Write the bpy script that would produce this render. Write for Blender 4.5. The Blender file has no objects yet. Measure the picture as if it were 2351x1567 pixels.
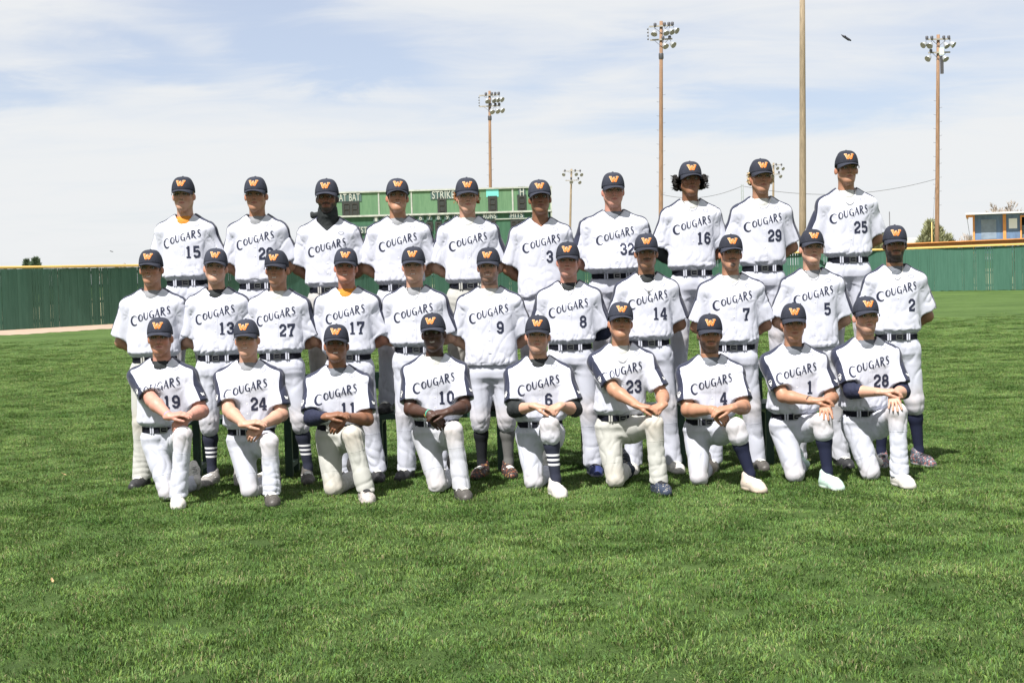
import bpy, math, random
import numpy as np
import openvdb
from mathutils import Vector, Matrix
from mathutils.bvhtree import BVHTree

random.seed(7)
RNG = np.random.default_rng(7)
scene = bpy.context.scene
COL = scene.collection
R = math.radians

# ------------------------------------------------------------------ camera
FPX, CX, CY = 3600.0, 1175.5, 783.5          # focal length and centre in pixels of the 2351 x 1567 photograph
CAMH = 1.6
ROLL = math.atan(0.0285)
PITCH = math.atan(153.5 * math.cos(ROLL) / FPX)
_F = Vector((0, math.cos(PITCH), -math.sin(PITCH)))
_U0 = Vector((0, math.sin(PITCH), math.cos(PITCH)))
_R0 = Vector((1, 0, 0))
_RR = _R0 * math.cos(ROLL) - _U0 * math.sin(ROLL)
_UU = _R0 * math.sin(ROLL) + _U0 * math.cos(ROLL)
cam_data = bpy.data.cameras.new("camera")
cam = bpy.data.objects.new("camera", cam_data)
COL.objects.link(cam)
M = Matrix.Identity(4)
for i in range(3):
    M[i][0], M[i][1], M[i][2] = _RR[i], _UU[i], -_F[i]
M[2][3] = CAMH
cam.matrix_world = M
cam_data.sensor_width = 36.0
cam_data.lens = 36.0 * FPX / 2351.0
cam_data.clip_start = 0.1
cam_data.clip_end = 6000
scene.camera = cam


def at(px, py, Y):
    d = _F + _RR * ((px - CX) / FPX) + _UU * ((CY - py) / FPX)
    t = Y / d.y
    return Vector((d.x * t, Y, CAMH + d.z * t))


def scale_at(Y):
    return FPX / Y


# ------------------------------------------------------------------ world and sun
TO_SUN = Vector((-0.30, -0.56, 1.0)).normalized()
SUN_EL = math.asin(TO_SUN.z)
SUN_AZ = math.atan2(TO_SUN.x, TO_SUN.y) % (2 * math.pi)
world = bpy.data.worlds.new("World")
scene.world = world
world.use_nodes = True
wt = world.node_tree
wt.nodes.clear()


def N(tree, typ, **kw):
    n = tree.nodes.new(typ)
    for k, v in kw.items():
        if k.startswith('i_'):
            key = k[2:]
            n.inputs[int(key) if key.isdigit() else key.replace('_', ' ')].default_value = v
        else:
            setattr(n, k, v)
    return n


def L(tree, a, b):
    tree.links.new(a, b)


def math_node(tree, op, a, b=None, clamp=False):
    n = tree.nodes.new('ShaderNodeMath')
    n.operation = op
    n.use_clamp = clamp
    for i, v in enumerate((a, b)):
        if v is None:
            continue
        if isinstance(v, (int, float)):
            n.inputs[i].default_value = v
        else:
            tree.links.new(v, n.inputs[i])
    return n.outputs[0]


def build_world():
    t = wt
    out = N(t, 'ShaderNodeOutputWorld')
    bg = N(t, 'ShaderNodeBackground')
    bg.inputs['Strength'].default_value = 0.1
    sky = N(t, 'ShaderNodeTexSky')
    sky.sky_type = 'NISHITA'
    sky.sun_disc = False
    sky.sun_elevation = SUN_EL
    sky.sun_rotation = SUN_AZ
    sky.altitude = 900
    sky.air_density = 1.0
    sky.dust_density = 1.0
    tc = N(t, 'ShaderNodeTexCoord')
    sep = N(t, 'ShaderNodeSeparateXYZ')
    L(t, tc.outputs['Generated'], sep.inputs[0])
    z = math_node(t, 'MAXIMUM', sep.outputs['Z'], 0.0)
    zz = math_node(t, 'ADD', z, 0.10)
    u = math_node(t, 'DIVIDE', sep.outputs['X'], zz)
    v = math_node(t, 'DIVIDE', sep.outputs['Y'], zz)
    comb = N(t, 'ShaderNodeCombineXYZ')
    L(t, u, comb.inputs[0])
    L(t, v, comb.inputs[1])
    mp = N(t, 'ShaderNodeMapping')
    mp.inputs['Rotation'].default_value = (0, 0, R(-24))
    mp.inputs['Scale'].default_value = (0.40, 0.85, 1)
    mp.inputs['Location'].default_value = (1.35, 0.6, 0)
    L(t, comb.outputs[0], mp.inputs[0])
    n1 = N(t, 'ShaderNodeTexNoise', i_Scale=0.9, i_Detail=7.0, i_Roughness=0.52, i_Distortion=0.5)
    L(t, mp.outputs[0], n1.inputs['Vector'])
    mp2 = N(t, 'ShaderNodeMapping')
    mp2.inputs['Rotation'].default_value = (0, 0, R(16))
    mp2.inputs['Scale'].default_value = (2.2, 3.5, 1)
    L(t, comb.outputs[0], mp2.inputs[0])
    n2 = N(t, 'ShaderNodeTexNoise', i_Scale=0.8, i_Detail=6.0, i_Roughness=0.6, i_Distortion=0.8)
    L(t, mp2.outputs[0], n2.inputs['Vector'])
    s = math_node(t, 'ADD', math_node(t, 'MULTIPLY', n1.outputs['Fac'], 0.60), math_node(t, 'MULTIPLY', n2.outputs['Fac'], 0.40))
    # the gaps between the cirrus sheets, placed by direction (azimuth and height above the horizon)
    yy = math_node(t, 'MAXIMUM', sep.outputs['Y'], 0.02)
    ta = math_node(t, 'DIVIDE', sep.outputs['X'], yy)
    te = math_node(t, 'DIVIDE', sep.outputs['Z'], yy)
    cw = N(t, 'ShaderNodeCombineXYZ')
    L(t, math_node(t, 'MULTIPLY', ta, 6.0), cw.inputs[0])
    L(t, math_node(t, 'MULTIPLY', te, 26.0), cw.inputs[1])
    nw = N(t, 'ShaderNodeTexNoise', i_Scale=1.0, i_Detail=6.0, i_Roughness=0.6, i_Distortion=0.6)
    L(t, cw.outputs[0], nw.inputs['Vector'])
    wv = math_node(t, 'MULTIPLY', math_node(t, 'SUBTRACT', nw.outputs['Fac'], 0.5), 0.09)
    te2 = math_node(t, 'ADD', te, wv)
    total = None
    for (px, py, ra, rb, ang, am) in ((640, 60, 400, 62, -12, 1.0), (60, 190, 210, 36, 2, .7), (860, 165, 170, 36, -16, .75), (1950, 225, 520, 48, 8, .85),
                                      (2260, 30, 300, 60, 8, .6), (1380, 150, 260, 24, 14, .5), (330, 120, 260, 22, -20, .5), (1480, 285, 200, 30, 6, .35),
                                      (-900, 120, 500, 60, 5, .7), (3300, 150, 600, 70, -6, .8), (900, -420, 800, 120, 8, .9), (2400, -700, 700, 120, -10, .8)):
        ca, sa = math.cos(R(ang)), math.sin(R(ang))
        u0, v0 = (px - CX) / FPX, (630 - .0285 * (px - CX) - py) / FPX
        du = math_node(t, 'SUBTRACT', ta, u0)
        dv = math_node(t, 'SUBTRACT', te2, v0)
        p_ = math_node(t, 'ADD', math_node(t, 'MULTIPLY', du, ca * FPX / ra), math_node(t, 'MULTIPLY', dv, sa * FPX / ra))
        q_ = math_node(t, 'ADD', math_node(t, 'MULTIPLY', du, -sa * FPX / (rb * 1.4)), math_node(t, 'MULTIPLY', dv, ca * FPX / (rb * 1.4)))
        r2 = math_node(t, 'ADD', math_node(t, 'MULTIPLY', p_, p_), math_node(t, 'MULTIPLY', q_, q_))
        g = math_node(t, 'MULTIPLY', math_node(t, 'EXPONENT', math_node(t, 'MULTIPLY', r2, -1.0)), am)
        total = g if total is None else math_node(t, 'ADD', total, g)
    blue = math_node(t, 'ADD', total, math_node(t, 'MULTIPLY', math_node(t, 'SUBTRACT', s, 0.5), -3.4))
    ramp = N(t, 'ShaderNodeMapRange', interpolation_type='SMOOTHSTEP')
    ramp.inputs['From Min'].default_value = -0.15
    ramp.inputs['From Max'].default_value = 1.25
    ramp.inputs['To Min'].default_value = 0.98
    ramp.inputs['To Max'].default_value = 0.46
    L(t, blue, ramp.inputs['Value'])
    hz = N(t, 'ShaderNodeMapRange', interpolation_type='SMOOTHSTEP')   # the veil thickens towards the horizon
    hz.inputs['From Min'].default_value = 0.14
    hz.inputs['From Max'].default_value = 0.03
    hz.inputs['To Min'].default_value = 0.0
    hz.inputs['To Max'].default_value = 0.9
    L(t, sep.outputs['Z'], hz.inputs['Value'])
    fac = math_node(t, 'MAXIMUM', ramp.outputs[0], hz.outputs[0])
    mix = N(t, 'ShaderNodeMix', data_type='RGBA')
    L(t, fac, mix.inputs['Factor'])
    hs = N(t, 'ShaderNodeMix', data_type='RGBA', blend_type='MULTIPLY')
    hs.inputs['Factor'].default_value = 1.0
    hs.inputs[7].default_value = SKY_TINT
    L(t, sky.outputs[0], hs.inputs[6])
    L(t, hs.outputs[2], mix.inputs[6])
    mix.inputs[7].default_value = CLOUD
    L(t, mix.outputs[2], bg.inputs['Color'])
    L(t, bg.outputs[0], out.inputs[0])


SKY_TINT = (.50, .54, .66, 1)
CLOUD = (4.38, 4.46, 4.52, 1)
build_world()
sun_d = bpy.data.lights.new("sun", 'SUN')
sun_d.energy = 5.0
sun_d.angle = R(0.53)
sun_d.color = (1.0, 0.965, 0.92)
sun = bpy.data.objects.new("sun", sun_d)
COL.objects.link(sun)
sun.rotation_mode = 'QUATERNION'
sun.rotation_quaternion = TO_SUN.to_track_quat('Z', 'Y')
sun.location = (-6, -10, 20)
vs = scene.view_settings
vs.view_transform = 'Standard'
vs.look = 'None'
vs.exposure = 0.98
vs.gamma = 1.0
vs.use_curve_mapping = False
scene.render.engine = 'CYCLES'
scene.cycles.max_bounces = 6
scene.cycles.diffuse_bounces = 3
scene.cycles.transparent_max_bounces = 6

# ------------------------------------------------------------------ materials


def new_mat(name):
    m = bpy.data.materials.new(name)
    m.use_nodes = True
    t = m.node_tree
    b = t.nodes['Principled BSDF']
    return m, t, b


def sock(node, name, val):
    if name in node.inputs:
        node.inputs[name].default_value = val


def plain(name, rgb, rough=0.7, metal=0.0, noise=0.0, nscale=30.0, bump=0.0, bscale=60.0, stretch=(1, 1, 1), spec=0.5, rnd=0.0):
    m, t, b = new_mat(name)
    b.inputs['Base Color'].default_value = (*rgb, 1)
    b.inputs['Roughness'].default_value = rough
    b.inputs['Metallic'].default_value = metal
    sock(b, 'Specular IOR Level', spec)
    tc = N(t, 'ShaderNodeTexCoord')
    mp = N(t, 'ShaderNodeMapping')
    mp.inputs['Scale'].default_value = stretch
    L(t, tc.outputs['Object'], mp.inputs[0])
    col = None
    if noise > 0:
        nz = N(t, 'ShaderNodeTexNoise', i_Scale=nscale, i_Detail=5.0, i_Roughness=0.6)
        L(t, mp.outputs[0], nz.inputs['Vector'])
        mr = N(t, 'ShaderNodeMapRange')
        mr.inputs['From Min'].default_value = 0.3
        mr.inputs['From Max'].default_value = 0.7
        mr.inputs['To Min'].default_value = 1 - noise
        mr.inputs['To Max'].default_value = 1 + noise
        L(t, nz.outputs['Fac'], mr.inputs['Value'])
        v = mr.outputs[0]
        if rnd > 0:
            oi = N(t, 'ShaderNodeObjectInfo')
            r = N(t, 'ShaderNodeMapRange')
            r.inputs['To Min'].default_value = 1 - rnd
            r.inputs['To Max'].default_value = 1 + rnd
            L(t, oi.outputs['Random'], r.inputs['Value'])
            v = math_node(t, 'MULTIPLY', v, r.outputs[0])
        mx = N(t, 'ShaderNodeVectorMath', operation='SCALE')
        mx.inputs[0].default_value = rgb
        L(t, v, mx.inputs['Scale'])
        L(t, mx.outputs[0], b.inputs['Base Color'])
    if bump > 0:
        nz2 = N(t, 'ShaderNodeTexNoise', i_Scale=bscale, i_Detail=6.0, i_Roughness=0.6)
        L(t, mp.outputs[0], nz2.inputs['Vector'])
        bp = N(t, 'ShaderNodeBump')
        bp.inputs['Strength'].default_value = bump
        bp.inputs['Distance'].default_value = 0.01
        L(t, nz2.outputs['Fac'], bp.inputs['Height'])
        L(t, bp.outputs[0], b.inputs['Normal'])
    return m


def vcol_mat(name, rough=0.55, bump=0.0, bscale=80.0, spec=0.4, sss=0.0):
    m, t, b = new_mat(name)
    a = N(t, 'ShaderNodeAttribute', attribute_name='col')
    L(t, a.outputs['Color'], b.inputs['Base Color'])
    b.inputs['Roughness'].default_value = rough
    sock(b, 'Specular IOR Level', spec)
    if sss > 0:
        sock(b, 'Subsurface Weight', sss)
        sock(b, 'Subsurface Radius', (0.012, 0.005, 0.003))
        sock(b, 'Subsurface Scale', 1.0)
    if bump > 0:
        tc = N(t, 'ShaderNodeTexCoord')
        nz = N(t, 'ShaderNodeTexNoise', i_Scale=bscale, i_Detail=5.0)
        L(t, tc.outputs['Object'], nz.inputs['Vector'])
        bp = N(t, 'ShaderNodeBump')
        bp.inputs['Strength'].default_value = bump
        bp.inputs['Distance'].default_value = 0.004
        L(t, nz.outputs['Fac'], bp.inputs['Height'])
        L(t, bp.outputs[0], b.inputs['Normal'])
    return m


NAVY = (0.018, 0.022, 0.045)


def jersey_mat(name, base, dirt=0.0):
    """white knit: navy where attribute 'stripe' > 0, soft wrinkles as bump"""
    m, t, b = new_mat(name)
    tc = N(t, 'ShaderNodeTexCoord')
    a = N(t, 'ShaderNodeAttribute', attribute_name='stripe')
    st = math_node(t, 'MULTIPLY', a.outputs['Fac'], 900.0, clamp=True)
    nz = N(t, 'ShaderNodeTexNoise', i_Scale=7.0, i_Detail=4.0)
    L(t, tc.outputs['Object'], nz.inputs['Vector'])
    mr = N(t, 'ShaderNodeMapRange')
    mr.inputs['From Min'].default_value = 0.35
    mr.inputs['From Max'].default_value = 0.75
    mr.inputs['To Min'].default_value = 0.0
    mr.inputs['To Max'].default_value = 0.25 + dirt
    L(t, nz.outputs['Fac'], mr.inputs['Value'])
    c0 = N(t, 'ShaderNodeMix', data_type='RGBA')
    c0.inputs[6].default_value = (*base, 1)
    c0.inputs[7].default_value = (base[0] * 0.90, base[1] * 0.885, base[2] * 0.86, 1)
    L(t, mr.outputs[0], c0.inputs['Factor'])
    last = c0.outputs[2]
    if dirt > 0:
        at_ = N(t, 'ShaderNodeAttribute', attribute_name='dirt')
        nd = N(t, 'ShaderNodeTexNoise', i_Scale=18.0, i_Detail=6.0, i_Roughness=0.7)
        L(t, tc.outputs['Object'], nd.inputs['Vector'])
        f = math_node(t, 'MULTIPLY', at_.outputs['Fac'], math_node(t, 'MULTIPLY', nd.outputs['Fac'], 1.3), clamp=True)
        cd = N(t, 'ShaderNodeMix', data_type='RGBA')
        L(t, f, cd.inputs['Factor'])
        L(t, last, cd.inputs[6])
        cd.inputs[7].default_value = (0.46, 0.36, 0.27, 1)
        last = cd.outputs[2]
    mx = N(t, 'ShaderNodeMix', data_type='RGBA')
    L(t, st, mx.inputs['Factor'])
    L(t, last, mx.inputs[6])
    mx.inputs[7].default_value = (*NAVY, 1)
    L(t, mx.outputs[2], b.inputs['Base Color'])
    b.inputs['Roughness'].default_value = 0.75
    sock(b, 'Specular IOR Level', 0.25)
    sock(b, 'Sheen Weight', 0.15)
    mp = N(t, 'ShaderNodeMapping')
    mp.inputs['Scale'].default_value = (1, 1, 0.35)
    L(t, tc.outputs['Object'], mp.inputs[0])
    n2 = N(t, 'ShaderNodeTexNoise', i_Scale=14.0, i_Detail=3.0, i_Distortion=0.8)
    L(t, mp.outputs[0], n2.inputs['Vector'])
    bp = N(t, 'ShaderNodeBump')
    bp.inputs['Strength'].default_value = 0.16
    bp.inputs['Distance'].default_value = 0.012
    L(t, n2.outputs['Fac'], bp.inputs['Height'])
    n3 = N(t, 'ShaderNodeTexNoise', i_Scale=420.0, i_Detail=2.0)
    L(t, tc.outputs['Object'], n3.inputs['Vector'])
    bp2 = N(t, 'ShaderNodeBump')
    bp2.inputs['Strength'].default_value = 0.08
    bp2.inputs['Distance'].default_value = 0.002
    L(t, n3.outputs['Fac'], bp2.inputs['Height'])
    L(t, bp.outputs[0], bp2.inputs['Normal'])
    L(t, bp2.outputs[0], b.inputs['Normal'])
    return m


WHITE = (0.48, 0.492, 0.565)
MAT = {}
MAT['jersey'] = jersey_mat('white_jersey_cloth', WHITE)
MAT['pants_white'] = jersey_mat('white_pants_cloth', (0.445, 0.46, 0.53), 0.01)
MAT['pants_cream'] = jersey_mat('cream_pants_cloth', (0.40, 0.40, 0.375), 0.01)
MAT['pants_grey'] = jersey_mat('pale_grey_pants_cloth', (0.37, 0.36, 0.35), 0.01)
MAT['pants_dirty'] = jersey_mat('scuffed_white_pants_cloth', (0.44, 0.45, 0.50), 0.6)
MAT['skin'] = vcol_mat('skin', 0.48, 0.2, 140.0, 0.4, 0.0)
MAT['cap'] = plain('navy_cap_wool', (0.026, 0.029, 0.042), 0.85, noise=0.18, nscale=25, bump=0.3, bscale=500, spec=0.2, rnd=0.22)
MAT['cap_under'] = plain('dark_brim_cloth', (0.02, 0.021, 0.026), 0.9, noise=0.1)
MAT['navy'] = plain('navy_print', NAVY, 0.6, noise=0.05, spec=0.3)
MAT['navycloth'] = plain('navy_cloth', (0.012, 0.015, 0.036), 0.8, noise=0.15, bump=0.35, bscale=45, spec=0.3)
MAT['blackcloth'] = plain('black_cloth', (0.014, 0.017, 0.018), 0.8, noise=0.15, bump=0.35, bscale=45, spec=0.3)
MAT['greycloth'] = plain('grey_cloth', (0.19, 0.195, 0.21), 0.85, noise=0.08, bump=0.35, bscale=45, spec=0.3)
MAT['lightcloth'] = plain('pale_grey_cloth', (0.40, 0.40, 0.385), 0.85, noise=0.08, bump=0.35, bscale=45, spec=0.3)
MAT['darkgrey'] = plain('dark_grey_cloth', (0.11, 0.12, 0.14), 0.85, noise=0.08, bump=0.35, bscale=45, spec=0.3)
MAT['orangecloth'] = plain('gold_orange_cloth', (0.46, 0.175, 0.022), 0.85, noise=0.06, bump=0.35, bscale=45, spec=0.3)
MAT['white'] = plain('white_print', (0.8, 0.8, 0.8), 0.6, noise=0.03)
MAT['orange'] = plain('orange_thread', (0.56, 0.155, 0.02), 0.6, noise=0.08, nscale=300, bump=0.2, bscale=600)
MAT['cream'] = plain('cream_thread', (0.52, 0.34, 0.18), 0.6, noise=0.05)
MAT['belt'] = plain('black_leather', (0.007, 0.008, 0.014), 0.8, noise=0.1, bump=0.1, bscale=200, spec=0.15)
MAT['steel'] = plain('brushed_steel', (0.55, 0.55, 0.55), 0.3, metal=1.0, noise=0.05)
MAT['dullsteel'] = plain('dull_buckle_metal', (0.25, 0.25, 0.25), 0.35, metal=1.0, noise=0.1)
MAT['silver'] = plain('silver_chain', (0.7, 0.68, 0.62), 0.3, metal=1.0, noise=0.1)
MAT['shoe'] = vcol_mat('shoe_upper', 0.5, 0.3, 90.0, 0.4)
MAT['lace_white'] = plain('white_lace', (0.75, 0.74, 0.70), 0.8, noise=0.05)
MAT['lace_black'] = plain('black_lace', (0.02, 0.02, 0.022), 0.8, noise=0.05)
MAT['eye'] = vcol_mat('eye', 0.15, 0, 1, 0.5)
MAT['band_black'] = plain('black_wristband', (0.02, 0.018, 0.016), 0.6, noise=0.05)
MAT['band_gold'] = plain('gold_wristband', (0.65, 0.42, 0.08), 0.6, noise=0.05)
MAT['band_green'] = plain('green_wristband', (0.05, 0.32, 0.22), 0.6, noise=0.05)
MAT['band_blue'] = plain('blue_wristband', (0.15, 0.2, 0.42), 0.6, noise=0.5, nscale=120)


def hair_mat(name, rgb):
    return plain(name, rgb, 0.6, noise=0.45, nscale=90, bump=0.8, bscale=220, spec=0.3)


HAIR = {
    'black': hair_mat('black_hair', (0.012, 0.010, 0.009)),
    'dark': hair_mat('dark_brown_hair', (0.03, 0.02, 0.014)),
    'brown': hair_mat('brown_hair', (0.075, 0.045, 0.025)),
    'blond': hair_mat('blond_hair', (0.42, 0.30, 0.15)),
    'red': hair_mat('red_brown_hair', (0.30, 0.12, 0.04)),
    'grey': hair_mat('grey_hair', (0.25, 0.23, 0.21)),
}

# ------------------------------------------------------------------ mesh helpers


def mesh_np(name, V, F, mat=None, smooth=True, attrs=None):
    """V (n,3); F (m,k) array or list of index tuples"""
    me = bpy.data.meshes.new(name)
    V = np.asarray(V, dtype=np.float32)
    if isinstance(F, np.ndarray):
        k = F.shape[1]
        m = len(F)
        me.vertices.add(len(V))
        me.vertices.foreach_set('co', V.ravel())
        me.loops.add(m * k)
        me.loops.foreach_set('vertex_index', F.astype(np.int32).ravel())
        me.polygons.add(m)
        me.polygons.foreach_set('loop_start', np.arange(0, m * k, k, dtype=np.int32))
        me.update(calc_edges=True)
    else:
        me.from_pydata([tuple(map(float, v)) for v in V], [], [tuple(f) for f in F])
        me.update()
    if smooth:
        me.polygons.foreach_set('use_smooth', np.ones(len(me.polygons), dtype=bool))
    if attrs:
        for nm, arr in attrs.items():
            arr = np.asarray(arr, dtype=np.float32)
            if arr.ndim == 2:
                if arr.shape[1] == 3:
                    arr = np.concatenate([arr, np.ones((len(arr), 1), np.float32)], axis=1)
                ca = me.color_attributes.new(nm, 'FLOAT_COLOR', 'POINT')
                ca.data.foreach_set('color', arr.ravel())
            else:
                fa = me.attributes.new(nm, 'FLOAT', 'POINT')
                fa.data.foreach_set('value', arr)
    if mat is not None:
        for mm in (mat if isinstance(mat, (list, tuple)) else [mat]):
            me.materials.append(mm)
    return me


def link(name, me, parent=None, loc=None, **props):
    o = bpy.data.objects.new(name, me)
    COL.objects.link(o)
    if parent is not None:
        o.parent = parent
    if loc is not None:
        o.location = loc
    for k, v in props.items():
        o[k] = v
    return o


def empty(name, loc, label, cat, group=None, rz=0.0):
    o = bpy.data.objects.new(name, None)
    o.empty_display_size = 0.1
    COL.objects.link(o)
    o.location = loc
    o.rotation_euler = (0, 0, rz)
    o['label'] = label
    o['category'] = cat
    if group:
        o['group'] = group
    return o


class MB:
    """collects simple solids into one mesh"""

    def __init__(s):
        s.V, s.F = [], []

    def add(s, V, F):
        b = len(s.V)
        s.V.extend([tuple(v) for v in V])
        s.F.extend([tuple(i + b for i in f) for f in F])
        return s

    def box(s, c, size, rot=None):
        hx, hy, hz = size[0] / 2, size[1] / 2, size[2] / 2
        P = [Vector((x, y, z)) for z in (-hz, hz) for x, y in ((-hx, -hy), (hx, -hy), (hx, hy), (-hx, hy))]
        if rot is not None:
            P = [rot @ p for p in P]
        c = Vector(c)
        return s.add([p + c for p in P], [(3, 2, 1, 0), (4, 5, 6, 7), (0, 1, 5, 4), (1, 2, 6, 5), (2, 3, 7, 6), (3, 0, 4, 7)])

    def bar(s, a, b, w, h, up=(0, 0, 1)):
        a, b = Vector(a), Vector(b)
        d = (b - a)
        ln = d.length
        d.normalize()
        up = Vector(up)
        sd = d.cross(up)
        if sd.length < 1e-4:
            sd = d.cross(Vector((1, 0, 0)))
        sd.normalize()
        u = sd.cross(d)
        rot = Matrix((sd, d, u)).transposed()
        return s.box((a + b) / 2, (w, ln, h), rot)

    def tube(s, pts, r, n=8, cap=True):
        pts = [Vector(p) for p in pts]
        rs = r if isinstance(r, (list, tuple)) else [r] * len(pts)
        V, F = [], []
        prev = None
        for i, p in enumerate(pts):
            if i == 0:
                d = pts[1] - p
            elif i == len(pts) - 1:
                d = p - pts[i - 1]
            else:
                d = pts[i + 1] - pts[i - 1]
            d.normalize()
            if prev is None:
                e = d.cross(Vector((0, 0, 1)))
                if e.length < 1e-3:
                    e = d.cross(Vector((0, 1, 0)))
            else:
                e = prev - d * prev.dot(d)
            e.normalize()
            prev = e
            f = d.cross(e)
            for k in range(n):
                a = 2 * math.pi * k / n
                V.append(p + (e * math.cos(a) + f * math.sin(a)) * rs[i])
        for i in range(len(pts) - 1):
            for k in range(n):
                k2 = (k + 1) % n
                F.append((i * n + k, i * n + k2, (i + 1) * n + k2, (i + 1) * n + k))
        if cap:
            F.append(tuple(range(n - 1, -1, -1)))
            b = (len(pts) - 1) * n
            F.append(tuple(b + k for k in range(n)))
        return s.add(V, F)

    def lathe(s, prof, n=16, mat=None, closed=False):
        """prof: (r, z) list; mat: 4x4 placing"""
        V, F = [], []
        for r, z in prof:
            for k in range(n):
                a = 2 * math.pi * k / n
                p = Vector((r * math.cos(a), r * math.sin(a), z))
                V.append(mat @ p if mat is not None else p)
        for i in range(len(prof) - 1):
            for k in range(n):
                k2 = (k + 1) % n
                F.append((i * n + k, i * n + k2, (i + 1) * n + k2, (i + 1) * n + k))
        return s.add(V, F)

    def mesh(s, name, mat, smooth=False):
        return mesh_np(name, s.V, s.F, mat, smooth)

    def obj(s, name, mat, parent=None, smooth=False, **props):
        return link(name, s.mesh(name, mat, smooth), parent, **props)


# ------------------------------------------------------------------ distance fields


def v3(*a):
    return np.array(a, dtype=np.float32)


class Fld:
    def __init__(s, lo, hi, h):
        s.lo = np.array(lo, dtype=np.float32)
        s.h = h
        n = [int(math.ceil((hi[i] - lo[i]) / h)) + 1 for i in range(3)]
        s.d = np.full(n, 0.15, dtype=np.float32)
        s.ax = [s.lo[i] + h * np.arange(n[i], dtype=np.float32) for i in range(3)]

    def sub(s, lo, hi):
        sl = []
        for i in range(3):
            a = int(max(0, math.floor((lo[i] - s.lo[i]) / s.h)))
            b = int(min(len(s.ax[i]), math.ceil((hi[i] - s.lo[i]) / s.h) + 1))
            if b <= a:
                return None
            sl.append(slice(a, b))
        x = s.ax[0][sl[0]][:, None, None]
        y = s.ax[1][sl[1]][None, :, None]
        z = s.ax[2][sl[2]][None, None, :]
        return tuple(sl), x, y, z

    def comb(s, lo, hi, fn, k, op='+'):
        m = k + 3 * s.h + 0.01
        r = s.sub([lo[i] - m for i in range(3)], [hi[i] + m for i in range(3)])
        if r is None:
            return
        sl, x, y, z = r
        b = fn(x, y, z).astype(np.float32)
        a = s.d[sl]
        if op == '+':
            q = np.maximum(k - np.abs(a - b), 0) / k
            s.d[sl] = np.minimum(a, b) - q * q * k * 0.25
        else:
            q = np.maximum(k - np.abs(a + b), 0) / k
            s.d[sl] = np.maximum(a, -b) + q * q * k * 0.25

    def cone(s, a, b, ra, rb, k=0.01, ax=None, sc=1.0, op='+'):
        a, b = v3(*a), v3(*b)
        r = max(ra, rb) * max(1.0, sc)
        lo = np.minimum(a, b) - r
        hi = np.maximum(a, b) + r
        ab = b - a
        l2 = float(ab @ ab) + 1e-9

        def fn(x, y, z):
            px, py, pz = x - a[0], y - a[1], z - a[2]
            t = np.clip((px * ab[0] + py * ab[1] + pz * ab[2]) / l2, 0, 1)
            vx, vy, vz = px - ab[0] * t, py - ab[1] * t, pz - ab[2] * t
            q = 1.0
            if ax is not None:
                q = 1 / sc - 1
                dt = (vx * ax[0] + vy * ax[1] + vz * ax[2]) * q
                vx, vy, vz = vx + ax[0] * dt, vy + ax[1] * dt, vz + ax[2] * dt
            return np.sqrt(vx * vx + vy * vy + vz * vz) - (ra + (rb - ra) * t)
        s.comb(lo, hi, fn, k, op)

    def ell(s, c, r, k=0.01, op='+', rz=0.0):
        c = v3(*c)
        m = max(r)
        ca, sa = math.cos(rz), math.sin(rz)

        def fn(x, y, z):
            px, py, pz = x - c[0], y - c[1], z - c[2]
            qx, qy = px * ca + py * sa, -px * sa + py * ca
            q = np.sqrt((qx / r[0]) ** 2 + (qy / r[1]) ** 2 + (pz / r[2]) ** 2)
            return (q - 1) * min(r)
        s.comb(c - m, c + m, fn, k, op)

    def loft(s, prof, k=0.02, n=2.4, op='+'):
        """prof rows: z, halfwidth, halfdepth, cx, cy"""
        P = np.array(prof, dtype=np.float32)
        P = P[np.argsort(P[:, 0])]
        z0, z1 = P[0, 0], P[-1, 0]
        W = P[:, 1].max()
        D = P[:, 2].max()
        lo = v3(P[:, 3].min() - W, P[:, 4].min() - D, z0)
        hi = v3(P[:, 3].max() + W, P[:, 4].max() + D, z1)

        def fn(x, y, z):
            zf = z.ravel()
            w = np.interp(zf, P[:, 0], P[:, 1])[None, None, :]
            dd = np.interp(zf, P[:, 0], P[:, 2])[None, None, :]
            cx = np.interp(zf, P[:, 0], P[:, 3])[None, None, :]
            cy = np.interp(zf, P[:, 0], P[:, 4])[None, None, :]
            q = ((np.abs(x - cx) / w) ** n + (np.abs(y - cy) / dd) ** n) ** (1 / n)
            d = (q - 1) * np.minimum(w, dd)
            dz = np.maximum(z0 - z, z - z1)
            return np.maximum(d, dz)
        s.comb(lo, hi, fn, k, op)

    def mesh(s, adapt=0.0):
        g = openvdb.FloatGrid(0.15)
        g.copyFromArray(s.d)
        if adapt > 0:
            P, T, Q = g.convertToPolygons(0.0, adapt)
            F = [T, Q]
        else:
            P, Q = g.convertToQuads(0.0)
            F = [Q]
        P = P * s.h + s.lo
        return P.astype(np.float32), Q.astype(np.int32)[:, ::-1]


def normals(V, Q):
    a, b, c, d = V[Q[:, 0]], V[Q[:, 1]], V[Q[:, 2]], V[Q[:, 3]]
    n = np.cross(c - a, d - b)
    out = np.zeros_like(V)
    for i in range(4):
        np.add.at(out, Q[:, i], n)
    return out / (np.linalg.norm(out, axis=1, keepdims=True) + 1e-12)


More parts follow.
